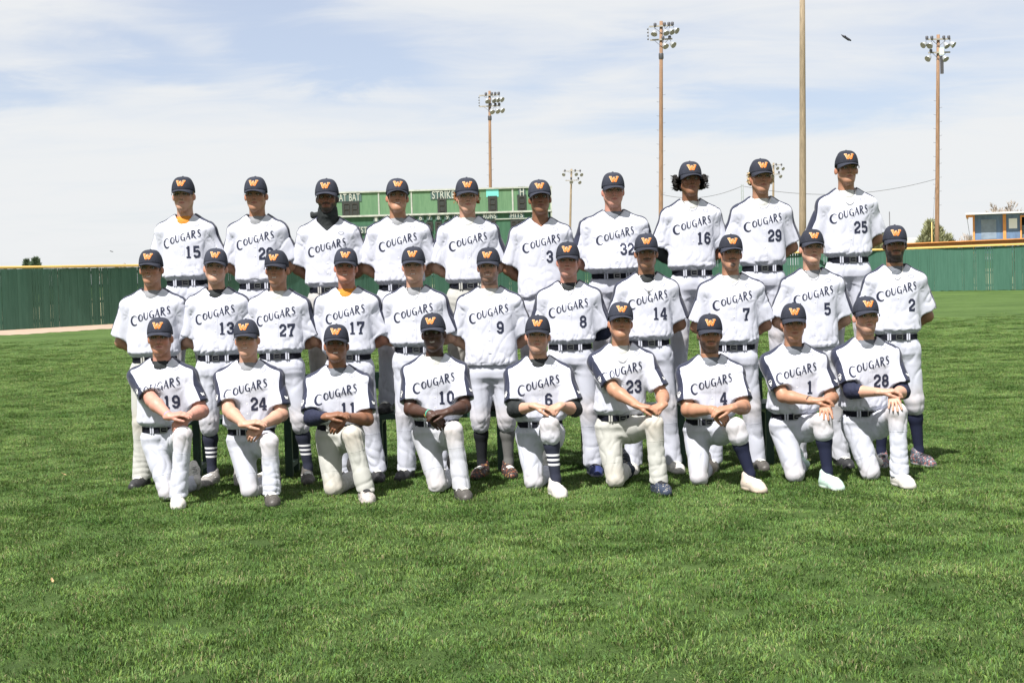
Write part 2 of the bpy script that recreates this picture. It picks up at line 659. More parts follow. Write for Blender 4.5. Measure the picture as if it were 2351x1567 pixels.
def wav(V, sx, sy, sz, seed, octs=5):
    """smooth pseudo noise in about [-1,1] from random plane waves; sx.. are wavelengths"""
    rg = np.random.default_rng(seed)
    out = np.zeros(len(V), np.float32)
    for i in range(octs):
        k = rg.normal(size=3)
        k /= np.linalg.norm(k)
        kk = 2 * math.pi * k / np.array([sx, sy, sz]) * rg.uniform(0.7, 1.4)
        ph = rg.uniform(0, 6.28)
        out += np.sin(V @ kk.astype(np.float32) + ph + 1.1 * np.sin(V @ (kk[[1, 2, 0]] * 0.6).astype(np.float32) + ph * 2))
    return out / (octs ** 0.5) / 1.4


def ridge(V, sx, sy, sz, seed, p=3.0):
    """thin raised creases with flat cloth between them"""
    a = np.maximum(0, 1 - np.abs(wav(V, sx, sy, sz, seed, 3)) * 1.3) ** p
    return a - .25 + .16 * wav(V, sx * 2, sy * 2, sz * 1.5, seed + 50, 3)


def seg_dist(V, pts):
    """distance of verts to a polyline"""
    best = np.full(len(V), 9.0, np.float32)
    for a, b in zip(pts[:-1], pts[1:]):
        a, b = v3(*a), v3(*b)
        ab = b - a
        t = np.clip(((V - a) @ ab) / (ab @ ab + 1e-9), 0, 1)
        best = np.minimum(best, np.linalg.norm(V - a - t[:, None] * ab, axis=1))
    return best


def bvh_of(V, Q):
    return BVHTree.FromPolygons([tuple(v) for v in V.tolist()], Q.tolist())

# ------------------------------------------------------------------ lettering as thin strokes laid on the cloth


def arc(cx, cy, rx, ry, a0, a1, n=12):
    return [(cx + rx * math.cos(R(a0 + (a1 - a0) * i / n)), cy + ry * math.sin(R(a0 + (a1 - a0) * i / n))) for i in range(n + 1)]


def strip(pts, w, closed=False):
    """2-D quads along a polyline; w: width or list"""
    n = len(pts)
    ws = w if isinstance(w, (list, tuple)) else [w] * n
    P = [Vector(p) for p in pts]
    quads = []
    Ls, Rs = [], []
    for i in range(n):
        a = P[(i - 1) % n] if (closed or i > 0) else None
        b = P[(i + 1) % n] if (closed or i < n - 1) else None
        d1 = (P[i] - a).normalized() if a is not None else None
        d2 = (b - P[i]).normalized() if b is not None else None
        if d1 is None:
            d1 = d2
        if d2 is None:
            d2 = d1
        t = d1 + d2
        if t.length < 1e-4:
            t = d1
        t.normalize()
        nn = Vector((-t.y, t.x))
        c = max(0.55, nn.dot(Vector((-d1.y, d1.x))))
        Ls.append(P[i] + nn * ws[i] / 2 / c)
        Rs.append(P[i] - nn * ws[i] / 2 / c)
    for i in range(n if closed else n - 1):
        j = (i + 1) % n
        quads.append((Ls[i], Rs[i], Rs[j], Ls[j]))
    return quads


def wl(n, *ctrl):
    return [float(np.interp(i / (n - 1), np.linspace(0, 1, len(ctrl)), ctrl)) for i in range(n)]


def _letters():
    g = {}
    g['C'] = [(arc(.42, .5, .36, .46, 50, 312, 14), wl(15, .04, .07, .15, .19, .13, .05))]
    g['O'] = [(arc(.36, .48, .29, .42, 0, 352, 16), wl(17, .14, .05, .17, .19, .06, .13))]
    g['U'] = [([(.08, .98), (.08, .6), (.10, .3), (.20, .1), (.34, .03), (.5, .12), (.58, .35), (.60, .98)], [.17, .17, .16, .12, .08, .07, .07, .07])]
    g['G'] = [(arc(.38, .48, .30, .44, 48, 300, 13), wl(14, .04, .07, .15, .18, .10, .06)), ([(.40, .42), (.70, .42)], .06), ([(.60, .44), (.60, .1), (.72, -.12)], [.15, .14, .03])]
    g['A'] = [([(.34, 1.0), (.02, 0)], .07), ([(.30, 1.02), (.62, 0)], .17), ([(.14, .34), (.5, .34)], .06)]
    g['R'] = [([(.10, 1.0), (.10, 0)], .17), (arc(.14, .74, .34, .24, 95, -95, 9), wl(10, .06, .14, .15, .06)), ([(.2, .52), (.42, .15), (.72, -.14)], [.08, .16, .04])]
    g['S'] = [([(.54, .80), (.46, .93), (.30, .97), (.16, .88), (.12, .73), (.2, .6), (.36, .49), (.50, .36), (.53, .2), (.42, .05), (.25, .0), (.06, .1)],
               [.04, .06, .08, .12, .15, .17, .17, .16, .13, .08, .06, .04])]
    return g


LET = _letters()
W_ = .185
DIG = {
    '0': [([(.1, .26), (.1, .74), (.24, .9), (.40, .9), (.54, .74), (.54, .26), (.40, .1), (.24, .1)], W_, True)],
    '1': [([(.31, .98), (.31, .04)], .2), ([(.10, .07), (.52, .07)], .13), ([(.12, .80), (.30, .90)], .13)],
    '2': [([(.1, .66), (.1, .77), (.23, .9), (.41, .9), (.54, .77), (.54, .6), (.13, .26), (.13, .1), (.58, .1)], W_), ([(.54, .08), (.54, .26)], .12)],
    '3': [([(.1, .68), (.1, .77), (.23, .9), (.41, .9), (.53, .78), (.53, .63), (.42, .52), (.24, .52)], W_), ([(.40, .52), (.54, .40), (.54, .23), (.41, .1), (.23, .1), (.1, .23), (.1, .32)], W_)],
    '4': [([(.42, .04), (.42, .95)], W_), ([(.38, .92), (.07, .40), (.07, .30), (.62, .30)], .15), ([(.24, .07), (.60, .07)], .12)],
    '5': [([(.55, .90), (.13, .90), (.13, .55), (.41, .58), (.54, .46), (.54, .23), (.41, .1), (.23, .1), (.09, .24)], W_)],
    '6': [([(.54, .72), (.54, .77), (.41, .9), (.24, .9), (.1, .75), (.1, .25), (.24, .1), (.41, .1), (.54, .24), (.54, .42), (.41, .55), (.16, .55)], W_)],
    '7': [([(.10, .70), (.10, .90), (.56, .90), (.54, .76), (.33, .42), (.31, .04)], W_), ([(.14, .07), (.48, .07)], .12)],
    '8': [([(.12, .63), (.12, .78), (.24, .9), (.40, .9), (.52, .78), (.52, .63), (.40, .52), (.24, .52)], .17, True),
          ([(.1, .24), (.1, .40), (.24, .52), (.40, .52), (.54, .40), (.54, .24), (.40, .1), (.24, .1)], .18, True)],
    '9': [([(.10, .28), (.10, .23), (.23, .1), (.40, .1), (.54, .25), (.54, .75), (.40, .9), (.23, .9), (.1, .76), (.1, .58), (.23, .45), (.50, .45)], W_)],
}


def seg_dense(pts, w, closed, step):
    n = len(pts)
    ws = w if isinstance(w, (list, tuple)) else [w] * n
    out, ow = [], []
    for i in range(n if closed else n - 1):
        j = (i + 1) % n
        a, b = Vector(pts[i]), Vector(pts[j])
        m = max(1, int(math.ceil((b - a).length / step)))
        for q in range(m):
            out.append(a.lerp(b, q / m))
            ow.append(ws[i] + (ws[j] - ws[i]) * q / m)
    if not closed:
        out.append(Vector(pts[-1]))
        ow.append(ws[-1])
    return out, ow


class Decal:
    def __init__(s, bvh, ray, off=0.0025):
        s.bvh, s.ray, s.off = bvh, Vector(ray).normalized(), off
        s.V, s.F = [], []
        s.k = 0

    def strokes(s, strokes, fr, step=0.2):
        """fr: (u,v) -> 3-D point in front of the cloth"""
        for st in strokes:
            pts, w = st[0], st[1]
            closed = len(st) > 2 and st[2]
            pts, w = seg_dense(pts, w, closed, step)
            s.k += 1
            o = s.off + 0.00012 * s.k
            for q in strip(pts, w, closed):
                vs = []
                for p in q:
                    P = Vector(fr(p[0], p[1]))
                    h = s.bvh.ray_cast(P - s.ray * 0.35, s.ray, 0.7)
                    if h[0] is None:
                        vs = None
                        break
                    vs.append(h[0] - s.ray * o)
                if vs is None:
                    continue
                if max((vs[0] - vs[2]).length, (vs[1] - vs[3]).length) > 0.05:
                    continue
                b = len(s.V)
                s.V.extend([tuple(v) for v in vs])
                s.F.append((b, b + 1, b + 2, b + 3))

    def obj(s, name, mat, parent, **props):
        if not s.F:
            return None
        return link(name, mesh_np(name, s.V, s.F, mat, False), parent, **props)


def team_name(D, cx, cz, size=1.0, tilt=0.0):
    """COUGARS rising from left to right; cx, cz is the middle of the word"""
    ws = [.062, .043, .044, .045, .042, .044, .036]
    hs = [.080, .058, .058, .060, .058, .062, .060]
    tot = sum(ws)
    u = -tot / 2
    for ch, w, h in zip("COUGARS", ws, hs):
        t = (u + w / 2) / tot + .5
        v0 = (-.042 + .086 * t ** 0.85 - .018 * (ch == 'C') - .03) * 1.0
        ang = R(9 - 7 * abs(t - .5) - 3)
        ca, sa = math.cos(ang), math.sin(ang)
        ww = w * 1.22

        def fr(a, b, u=u, v0=v0, h=h, ww=ww, ca=ca, sa=sa):
            px, py = a * ww, b * h
            qx, qz = px * ca - py * sa * .25, px * sa + py * ca
            return (cx + (u + qx) * size, -0.1, cz + (v0 + qz) * size)
        D.strokes([(q[0], [v * 1.2 for v in q[1]] if isinstance(q[1], list) else q[1] * 1.2) for q in LET[ch]], fr, 0.3)
        u += w


def number_(D, txt, cx, cz, h=.100, ray_y=True):
    w = h * .62
    tot = w * len(txt)
    for i, ch in enumerate(txt):
        x0 = cx - tot / 2 + i * w

        def fr(a, b, x0=x0):
            return (x0 + a * w / .66 * .92, -0.1, cz + (b - .5) * h)
        D.strokes(DIG[ch], fr, 0.22)


W_STROKES = [([(.02, .54), (.27, .54)], .10), ([(.73, .54), (1.0, .54)], .10), ([(.15, .54), (.33, .06)], .19), ([(.33, .04), (.50, .50)], .15),
             ([(.48, .50), (.66, .04)], .19), ([(.66, .06), (.88, .54)], .15)]
PLATE = [([(.0, .62), (.18, .86), (.5, .95), (.82, .86), (1.0, .62), (.86, .36), (.62, .18), (.5, .12), (.38, .18), (.14, .36)], .055, True)]

# ------------------------------------------------------------------ cap, built once and shared


def cap_meshes():
    nu, nv = 48, 12
    AX, AY, CYc = .0915, .108, .004
    V, F = [], []
    zt = .150

    def crown(a, s):
        # a azimuth, s 0..1 up
        zb = .028 - .012 * math.sin(a)      # front (sin=-1) higher
        th = s * math.pi / 2
        r = math.cos(th) ** (.62 if math.sin(a) < 0 else .80)
        z = zb + (zt - zb) * math.sin(th) ** .93
        seam = 1.0
        return Vector((AX * r * math.cos(a) * seam, CYc + AY * r * math.sin(a) * seam, z))
    for j in range(nv):
        for i in range(nu):
            a = 2 * math.pi * i / nu
            p = crown(a, j / nv)
            if i % 8 == 4:
                c = Vector((0, CYc, p.z))
                p = c + (p - c) * .982
            V.append(p)
    V.append(Vector((0, CYc, zt + .001)))
    for j in range(nv - 1):
        for i in range(nu):
            k = (i + 1) % nu
            F.append((j * nu + i, j * nu + k, (j + 1) * nu + k, (j + 1) * nu + i))
    for i in range(nu):
        F.append(((nv - 1) * nu + i, (nv - 1) * nu + (i + 1) % nu, len(V) - 1))
    # inner lining, a little smaller, closes the crown underneath
    b = len(V)
    for i in range(nu):
        a = 2 * math.pi * i / nu
        p = crown(a, 0)
        V.append(Vector((p.x * .965, CYc + (p.y - CYc) * .965, p.z)))
    for i in range(nu):
        k = (i + 1) % nu
        F.append((i, b + i, b + k, k))
    c0 = len(V)
    for i in range(nu):
        a = 2 * math.pi * i / nu
        p = crown(a, .3)
        V.append(Vector((p.x * .955, CYc + (p.y - CYc) * .955, p.z)))
    for i in range(nu):
        k = (i + 1) % nu
        F.append((b + i, c0 + i, c0 + k, b + k))
    crown_me = mesh_np('cap', V, F, MAT['cap'], True)
    bv = BVHTree.FromPolygons([tuple(v) for v in V], F)
    # brim: top sheet, bottom sheet, rim
    na, nb = 20, 6
    BV, BF = [], []
    for side in (0, 1):
        for jb in range(nb + 1):
            for ia in range(na + 1):
                q = -1 + 2 * ia / na
                ang = -math.pi / 2 + q * R(66)
                base = crown(ang, 0.02)
                ln = .070 * max(0.0, 1 - abs(q) ** 2.6) ** .6 + .004
                t = jb / nb
                x = base.x * (1 + .05 * t * (1 - abs(q)))
                y = base.y + .003 - ln * t
                z = base.z + .003 - t * ln * .20 - .030 * (q * q) * t - .004 * q * q - (.0035 if side else 0)
                BV.append(Vector((x, y, z)))
    n1 = (na + 1) * (nb + 1)
    for j in range(nb):
        for i in range(na):
            a = j * (na + 1) + i
            BF.append((a, a + na + 1, a + na + 2, a + 1))
            BF.append((n1 + a, n1 + a + 1, n1 + a + na + 2, n1 + a + na + 1))
    for i in range(na):
        a = nb * (na + 1) + i
        BF.append((a, n1 + a, n1 + a + 1, a + 1))
    brim_me = mesh_np('brim', BV, BF, MAT['cap'], True)
    mb = MB()
    mb.lathe([(0.0005, .006), (.005, .0055), (.0075, .002), (.008, -.002)], 10, Matrix.Translation((0, CYc, zt)))
    btn = mb.mesh('button', MAT['cap'], True)
    out = []
    for nm, mt, extra, off in (('logo_outline', MAT['cream'], .055, .0008), ('logo', MAT['orange'], 0.0, .0026)):
        D = Decal(bv, (0, 1, 0), off)
        st = [(s_[0], (s_[1] * .86 + extra * .9)) for s_ in W_STROKES]

        def fr(a, b_, e=extra):
            return ((a - .5) * .073 - e * .05, -.12, .069 + b_ * .073 * 1.05 + e * .04)
        D.strokes(st, fr, .12)
        out.append(mesh_np(nm, D.V, D.F, mt, False))
    return crown_me, brim_me, btn, out[0], out[1]


CAP = cap_meshes()


def make_cap(parent, Hc, Rm, tilt=0.0, sc=1.0):
    c = link('cap', CAP[0], parent)
    mat = Matrix.Translation(Hc) @ Rm.to_4x4() @ Matrix.Rotation(tilt, 4, 'X') @ Matrix.Scale(sc, 4)
    c.matrix_local = mat
    link('brim', CAP[1], c)
    link('button', CAP[2], c)
    link('logo_outline', CAP[3], c)
    link('logo', CAP[4], c)
    return c


# ------------------------------------------------------------------ shoes, socks


def shoe_base():
    f = Fld((-.07, -.22, -.01), (.07, .12, .14), .0055)
    f.cone((0, .055, .038), (0, -.09, .030), .036, .040, .03, ax=(1, 0, 0), sc=1.08)
    f.cone((0, -.09, .028), (-.004, -.150, .024), .041, .030, .03, ax=(1, 0, 0), sc=1.1)
    f.cone((0, .045, .05), (0, .050, .095), .034, .036, .03)
    f.cone((0, .02, .06), (0, -.075, .040), .032, .026, .03)
    f.loft([(-.004, .040, .085, 0, .0), (.018, .044, .09, 0, .0)], .01, 3)
    f.loft([(-.004, .042, .06, -.003, -.11), (.016, .044, .062, -.003, -.11)], .01, 2.2)
    zc = f.ax[2][None, None, :]
    f.d = np.maximum(f.d, (0.002 - zc))
    V, Q = f.mesh()
    return V, Q


SHOE_V, SHOE_Q = shoe_base()
_sb = bvh_of(SHOE_V, SHOE_Q)


def lace_mesh(mat):
    mb = MB()
    for i in range(5):
        y = -.030 - i * .017
        z0 = 0
        pts = []
        for q in range(5):
            x = -.024 + .012 * q
            h = _sb.ray_cast(Vector((x, y + (.006 if q % 2 else -.004) * 0 + (q - 2) * .002 * (-1) ** i, .2)), Vector((0, 0, -1)))
            if h[0] is not None:
                pts.append(h[0] + Vector((0, 0, .0025)))
        if len(pts) > 2:
            mb.tube(pts, .003, 5)
    for s in (-1, 1):
        loop = []
        for q in range(9):
            a = q / 8 * math.pi * 2
            loop.append(Vector((s * (.022 - .02 * math.cos(a)), -.012 - .012 * math.sin(a), .082 - .012 * (1 - math.cos(a)))))
        mb.tube(loop, .0025, 5)
    return mb.mesh('laces', mat, True)


LACE = {'w': lace_mesh(MAT['lace_white']), 'b': lace_mesh(MAT['lace_black'])}
SHOE_CACHE = {}


def shoe_mesh(kind):
    if kind in SHOE_CACHE:
        return SHOE_CACHE[kind]
    up, sole, acc, lace = {
        'black': ((.018, .018, .020), (.03, .03, .03), (.05, .05, .05), 'w'),
        'grey': ((.20, .19, .18), (.16, .15, .15), (.45, .43, .42), 'w'),
        'darkgrey': ((.06, .055, .05), (.05, .05, .05), (.12, .11, .10), 'w'),
        'white': ((.50, .48, .45), (.42, .40, .38), (.30, .29, .28), 'w'),
        'beige': ((.46, .39, .33), (.42, .34, .27), (.5, .45, .4), 'w'),
        'mint': ((.40, .52, .46), (.46, .50, .46), (.30, .60, .50), 'w'),
        'navy': ((.025, .035, .06), (.02, .03, .04), (.5, .45, .35), 'b'),
        'blue': ((.018, .028, .11), (.30, .30, .42), (.02, .03, .1), 'b'),
        'pinkgrey': ((.36, .33, .31), (.44, .37, .35), (.02, .02, .022), 'b'),
        'redgold': ((.03, .02, .02), (.02, .02, .02), (.20, .06, .03), 'w'),
        'multi': ((.05, .06, .08), (.25, .25, .26), (.26, .10, .09), 'b'),
    }[kind]
    V = SHOE_V
    c = np.tile(np.array(up, np.float32), (len(V), 1))
    w = wav(V, .022, .022, .022, 5)
    acm = (np.abs(w) < .035) & (V[:, 2] > .022) if kind not in ('redgold', 'multi') else (w > .45)
    tong = (np.abs(V[:, 0]) < .016) & (V[:, 1] < -.02) & (V[:, 1] > -.10) & (V[:, 2] > .05)
    c[acm] = acc
    if kind in ('white', 'beige', 'mint', 'grey'):
        c[tong] = np.array(acc) * .7
    if kind in ('pinkgrey', 'navy'):
        c[tong | (V[:, 2] > .085)] = acc if kind == 'pinkgrey' else up
    if kind == 'multi':
        c[(w < -.75)] = (.3, .3, .3)
    if kind == 'redgold':
        c[(w > .95)] = (.34, .24, .08)
    c[V[:, 2] < .020] = sole
    me = mesh_np('shoe', V, SHOE_Q, MAT['shoe'], True, {'col': c})
    SHOE_CACHE[kind] = (me, lace)
    return SHOE_CACHE[kind]


def add_shoe(parent, ankle, yaw, kind, pitch=0.0, sc=1.0):
    me, lace = shoe_mesh(kind)
    s = link('shoe', me, parent)
    s.matrix_local = Matrix.Translation(Vector(ankle)) @ Matrix.Rotation(yaw, 4, 'Z') @ Matrix.Rotation(pitch, 4, 'X') @ Matrix.Scale(sc, 4)
    link('laces', LACE[lace], s)
    return s


# ------------------------------------------------------------------ people

SKIN = {
    'fair': (.43, .245, .175), 'pink': (.43, .215, .165), 'red': (.38, .17, .115), 'tan': (.34, .175, .11), 'olive': (.26, .135, .082),
    'brown': (.19, .088, .050), 'darkbrown': (.10, .045, .027), 'black': (.050, .023, .015),
}
BROW = {'black': (.012, .01, .01), 'dark': (.03, .02, .015), 'brown': (.08, .045, .03), 'blond': (.30, .20, .12), 'red': (.24, .11, .05), 'grey': (.2, .17, .15)}


def head_mesh(sp, seed, neck_end, neck_r):
    rg = np.random.default_rng(seed)
    jw = 1 + rg.uniform(-.06, .07) + sp.get('fat', 0) * .12
    ln = rg.uniform(-.006, .006)
    f = Fld((-.105, -.135, min(-.16, neck_end[2] - .03)), (.105, .125, .14), .0040)
    f.ell((0, .012, .040), (.075, .096, .086), .02)
    f.ell((0, -.028, -.020), (.061 * jw, .063, .080), .03)
    for s in (-1, 1):
        f.cone((s * .050 * jw, .010, -.050), (s * .016, -.064, -.092 + ln), .019, .018, .03)
        f.ell((s * .039 * jw, -.056, -.020), (.024, .024, .024), .02)
        f.cone((s * .010, -.080, .030), (s * .042, -.068, .030), .012, .010, .014)
        if not sp.get('noears'):
            e = sp.get('ears', 1.0)
            f.ell((s * (.0805 + .014 * (e - 1)), .012, -.010), (.0085, .017, .027), .007, rz=s * -.65)
        f.cone((0, .000, -.045), (0, -.055, -.086), .045, .030, .03)
    f.ell((0, -.072, -.092 + ln), (.023, .018, .017), .016)
    for s in (-1, 1):
        f.ell((s * .031, -.100, .010), (.018, .016, .010), .012, '-')
    nl = rg.uniform(-.003, .004)
    f.cone((0, -.084, .020), (0, -.104 + nl, -.020), .0075, .0105, .010)
    nw = rg.uniform(.009, .013) * (1.2 if sp['skin'] in ('black', 'darkbrown') else 1)
    for s in (-1, 1):
        f.ell((s * nw, -.094, -.024), (.0085, .010, .0075), .006)
    full = 1.35 if sp['skin'] in ('black', 'darkbrown', 'brown') else 1.0
    smile = sp.get('smile', 0)
    for s in (-1, 1):
        f.cone((0, -.0905, -.051), (s * (.021 + .005 * (smile > 0)), -.080, -.054 + .004 * smile), .0058 * full, .0035, .006)
        f.cone((0, -.0885, -.0625), (s * (.019 + .005 * (smile > 0)), -.079, -.057 + .004 * smile), .0068 * full, .0035, .006)
    f.cone((-.022, -.094, -.057), (.022, -.094, -.057), .0022, .0022, .003, op='-')
    # neck reaches down into the collar
    f.cone((0, .020, -.045), neck_end, .049, neck_r, .030)
    f.cone((0, .030, -.02), (neck_end[0], neck_end[1] + .005, neck_end[2]), .052, neck_r * .98, .03)
    V, Q = f.mesh()
    sk = np.array(SKIN[sp['skin']], np.float32)
    c = np.tile(sk, (len(V), 1))
    x, y, z = V[:, 0], V[:, 1], V[:, 2]
    ax_ = np.abs(x)

    def mixc(mask, col):
        m = np.clip(mask, 0, 1)[:, None]
        np.copyto(c, c * (1 - m) + np.array(col, np.float32) * m)

    def soft(v, lo, hi):
        return np.clip((v - lo) / (hi - lo), 0, 1)
    blot = wav(V, .05, .05, .05, seed + 1)
    c *= (1 + .05 * blot)[:, None]
    red = np.array([1.08, .76, .70], np.float32) * sk
    mixc((1 - soft(np.hypot(ax_ - .042, z + .022), .012, .030)) * (y < -.03) * .55, red)
    mixc((1 - soft(np.hypot(x, z + .02), .006, .018)) * (y < -.085) * .6, red)
    mixc((ax_ > .072) * (y > -.02) * (z > -.05) * (z < .04) * .5, red)
    # eye sockets, their shade painted into the skin colour, and lashes
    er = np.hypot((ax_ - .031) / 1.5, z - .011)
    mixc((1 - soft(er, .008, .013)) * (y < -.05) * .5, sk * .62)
    mixc((1 - soft(np.abs(z - .0145 + (ax_ - .031) ** 2 * 14), .0022, .0050)) * (np.abs(ax_ - .031) < .018) * (y < -.05) * .95, (.012, .008, .006))
    bc = BROW[sp['hair']]
    bz = .031 + .002 * sp.get('brow', 0) - (ax_ - .028) ** 2 * 6
    mixc((1 - soft(np.abs(z - bz), .0035, .0075)) * soft(ax_, .008, .014) * (1 - soft(ax_, .045, .054)) * (y < -.04) * .85, bc)
    # lips
    mz = -.0565 + (ax_ / .026) ** 2 * .004 * smile
    lip = (1 - soft(np.hypot(x / 2.4, z - mz), .008 * full ** .5, .0115 * full ** .5)) * (y < -.07)
    lipc = sk * np.array([.92, .55, .55], np.float32) if sp['skin'] not in ('black', 'darkbrown') else sk * np.array([1.5, 1.05, 1.1], np.float32)
    mixc(lip * .85, lipc)
    mixc((1 - soft(np.hypot((ax_ - .008) / 1.3, z + .031), .002, .005)) * (y < -.085) * .8, sk * .25)  # shade of the nostrils painted into the skin colour
    mixc((1 - soft(np.abs(z - mz), .001, .003)) * (ax_ < .024) * (y < -.07) * .8, sk * .18)  # dark slit between the lips, painted as shade
    if smile > .5:
        mixc((1 - soft(np.abs(z - mz + .0002), .0024, .0045)) * (1 - soft(ax_, .012, .020)) * (y < -.07), (.48, .45, .40))
    # beard
    hb = np.array(bc, np.float32)
    nz = .5 + .5 * wav(V, .012, .012, .012, seed + 3)
    bd = sp.get('beard', '')
    chinz = soft(-z, .060, .075)
    jawm = soft(-z - .55 * (y + .06) * 0, .030, .055) * soft(ax_, .030, .045) + soft(-z, .066, .078)
    jawm = np.clip(jawm, 0, 1) * (y < .025) * (z > -.135)
    must = (1 - soft(np.abs(z + .0425), .0045, .0075)) * (ax_ < .030) * (y < -.07)
    side = soft(ax_, .058, .066) * (y > -.035) * (y < .02) * (z < .05) * (z > -.05)
    lipfree = 1 - np.clip(lip * 1.5, 0, 1)
    if bd == 'full':
        mixc(np.clip(jawm + must + side, 0, 1) * lipfree * (.82 + .18 * nz), hb)
        nrm = normals(V, Q)
        V = V + nrm * (np.clip(jawm + .6 * must, 0, 1) * lipfree * (.004 + .003 * nz))[:, None]
    elif bd == 'short':
        mixc(np.clip(jawm + must + side, 0, 1) * lipfree * (.45 + .25 * nz), hb)
    elif bd == 'stubble':
        mixc(np.clip(jawm + must, 0, 1) * lipfree * (.22 + .15 * nz), hb)
    elif bd == 'mustache':
        mixc(must * .85 + np.clip(jawm, 0, 1) * lipfree * .1, hb)
    elif bd == 'goatee':
        gm = (1 - soft(np.hypot(x / 1.1, (z + .088)), .014, .022)) * (y < -.03)
        mixc(np.clip(must + gm, 0, 1) * lipfree * .8 + jawm * .12, hb)
    # scalp hair painted under the hair mesh
    hm = ((z > .02) & (y > -.03) & (ax_ > .058)) | ((y > .05) & (z > -.055)) | (z > .065)
    if not sp.get('bald'):
        mixc(hm * 1.0, bc)
    return V, Q, c


def hair_mesh(sp, seed):
    rg = np.random.default_rng(seed)
    kind = sp.get('hairstyle', 'short')
    if kind == 'short':
        f = Fld((-.1, -.08, -.09), (.1, .13, .11), .0055)
        f.ell((0, .014, .036), (.080, .100, .088), .01)
        f.ell((0, -.105, .010), (.12, .095, .2), .01, '-')                 # face
        for s in (-1, 1):
            f.ell((s * .085, .010, -.016), (.022, .026, .034), .008, '-')     # ears
        f.ell((0, .02, -.115), (.12, .12, .07), .01, '-')
        for s in (-1, 1):
            f.cone((s * .072, -.018, .03), (s * .071, -.016, -.010), .007, .005, .006)
        V, Q = f.mesh()
        if len(V):
            V = V + normals(V, Q) * (.0018 * wav(V, .012, .012, .03, seed))[:, None]
        return V, Q
    # curls: many small tufts bulging out from under the cap at the sides and back
    big = kind == 'afro'
    n = 260 if big else 150
    pad = .18 if big else .14
    f = Fld((-pad, -.06, -.10), (pad, .15, .08), .0058)
    R0 = (.116, .116) if big else (.097, .108)
    for i in range(n):
        a = rg.uniform(-.30 if big else -.22, math.pi + (.30 if big else .22))
        zz = rg.uniform(-.060 if big else -.045, .040)
        r = rg.uniform(.0, 1.0) ** .6
        fl = .5 + .5 * (1 - abs(zz) / .06)
        ext = (.034 if big else .014) * r * fl
        x = (R0[0] - .016 + ext) * math.cos(a)
        y = .014 + (R0[1] - .016 + ext) * math.sin(a)
        rr = rg.uniform(.008, .014) if big else rg.uniform(.006, .010)
        f.ell((x, y, zz), (rr, rr, rr * rg.uniform(.8, 1.3)), .005)
    for s in (-1, 1):
        f.ell((s * .095, -.005, -.012), (.024, .018, .030), .006, '-') if not big else None
    f.ell((0, -.10, 0), (.075, .075, .2), .006, '-')
    V, Q = f.mesh()
    V = V + normals(V, Q) * (.004 * wav(V, .010, .010, .010, seed))[:, None]
    return V, Q


def tufts(sp, seed):
    """loose strands for curly hair"""
    rg = np.random.default_rng(seed)
    big = sp['hairstyle'] == 'afro'
    mb = MB()
    for i in range(420 if big else 160):
        a = rg.uniform(-.3, math.pi + .3)
        zz = rg.uniform(-.06 if big else -.04, .045)
        r0 = (.130, .125) if big else (.098, .108)
        d = Vector((math.cos(a), math.sin(a), rg.uniform(-.5, .5))).normalized()
        p = Vector((r0[0] * math.cos(a), .014 + r0[1] * math.sin(a), zz))
        if abs(p.x) < .07 and p.y < 0:
            continue
        l_ = rg.uniform(.008, .026 if big else .012)
        t = Vector((rg.normal(), rg.normal(), rg.normal() - .4)).normalized()
        p1, p2 = p + d * l_ * .6 + t * .004, p + d * l_ + t * .009
        w = t.cross(d).normalized() * .0022
        mb.add([p - w, p + w, p1 + w, p1 - w, p2], [(0, 1, 2, 3), (3, 2, 4)])
    return mb


def ik(S, W, l1, l2, pole):
    S, W, pole = Vector(S), Vector(W), Vector(pole)
    d = W - S
    D = d.length
    if D > (l1 + l2) * .995:
        sc = D / ((l1 + l2) * .995)
        l1 *= sc
        l2 *= sc
    a = (l1 * l1 - l2 * l2 + D * D) / (2 * D)
    h = math.sqrt(max(0, l1 * l1 - a * a))
    dn = d.normalized()
    pp = pole - dn * pole.dot(dn)
    pp.normalize()
    return S + dn * a + pp * h


def hand(f, w, d, n, side, curl=.35, spread=.10, sc=1.0, k=.0035):
    """w wrist, d direction to the fingers, n palm normal, side: thumb side vector sign"""
    w, d, n = Vector(w), Vector(d).normalized(), Vector(n)
    n = (n - d * n.dot(d)).normalized()
    s = d.cross(n).normalized() * side
    tips = []
    kn = []
    for i in range(4):
        o = (1.5 - i)
        a = w + s * (.013 * o * sc) + d * .005
        b = w + d * ((.084 - .004 * abs(o - .3)) * sc) + s * (.0196 * o * sc) - n * .002
        f.cone(a, b, .0165 * sc, .0125 * sc, .012)
        kn.append(b)
    for i in range(4):
        ln = [.072, .080, .074, .058][i] * sc
        o = (1.5 - i)
        fd = (d + s * (spread * o)).normalized()
        p = kn[i]
        ang = 0
        rr = .0102 * sc if i < 3 else .0092 * sc
        for j, fr in enumerate((.45, .30, .25)):
            ang += curl * (1.0, 1.1, .7)[j]
            dd = (fd * math.cos(ang) + n * math.sin(ang)).normalized()
            q = p + dd * ln * fr
            f.cone(p, q, rr, rr * .93, k)
            rr *= .92
            p = q
        tips.append(p)
    t0 = w + s * .020 * sc + d * .018 * sc + n * .006
    t1 = t0 + (d * .80 + s * .42 + n * .35).normalized() * .040 * sc
    t2 = t1 + (d * .92 + s * .08 + n * .40).normalized() * .032 * sc
    t3 = t2 + (d * .92 + s * .02 + n * .40).normalized() * .026 * sc
    f.cone(t0, t1, .0150 * sc, .0125 * sc, .010)
    f.cone(t1, t2, .0118 * sc, .0105 * sc, .004)
    f.cone(t2, t3, .0105 * sc, .0088 * sc, .004)
    f.cone(w - d * .02, w + d * .03, .026 * sc, .026 * sc, .012, ax=tuple(n), sc=.72)


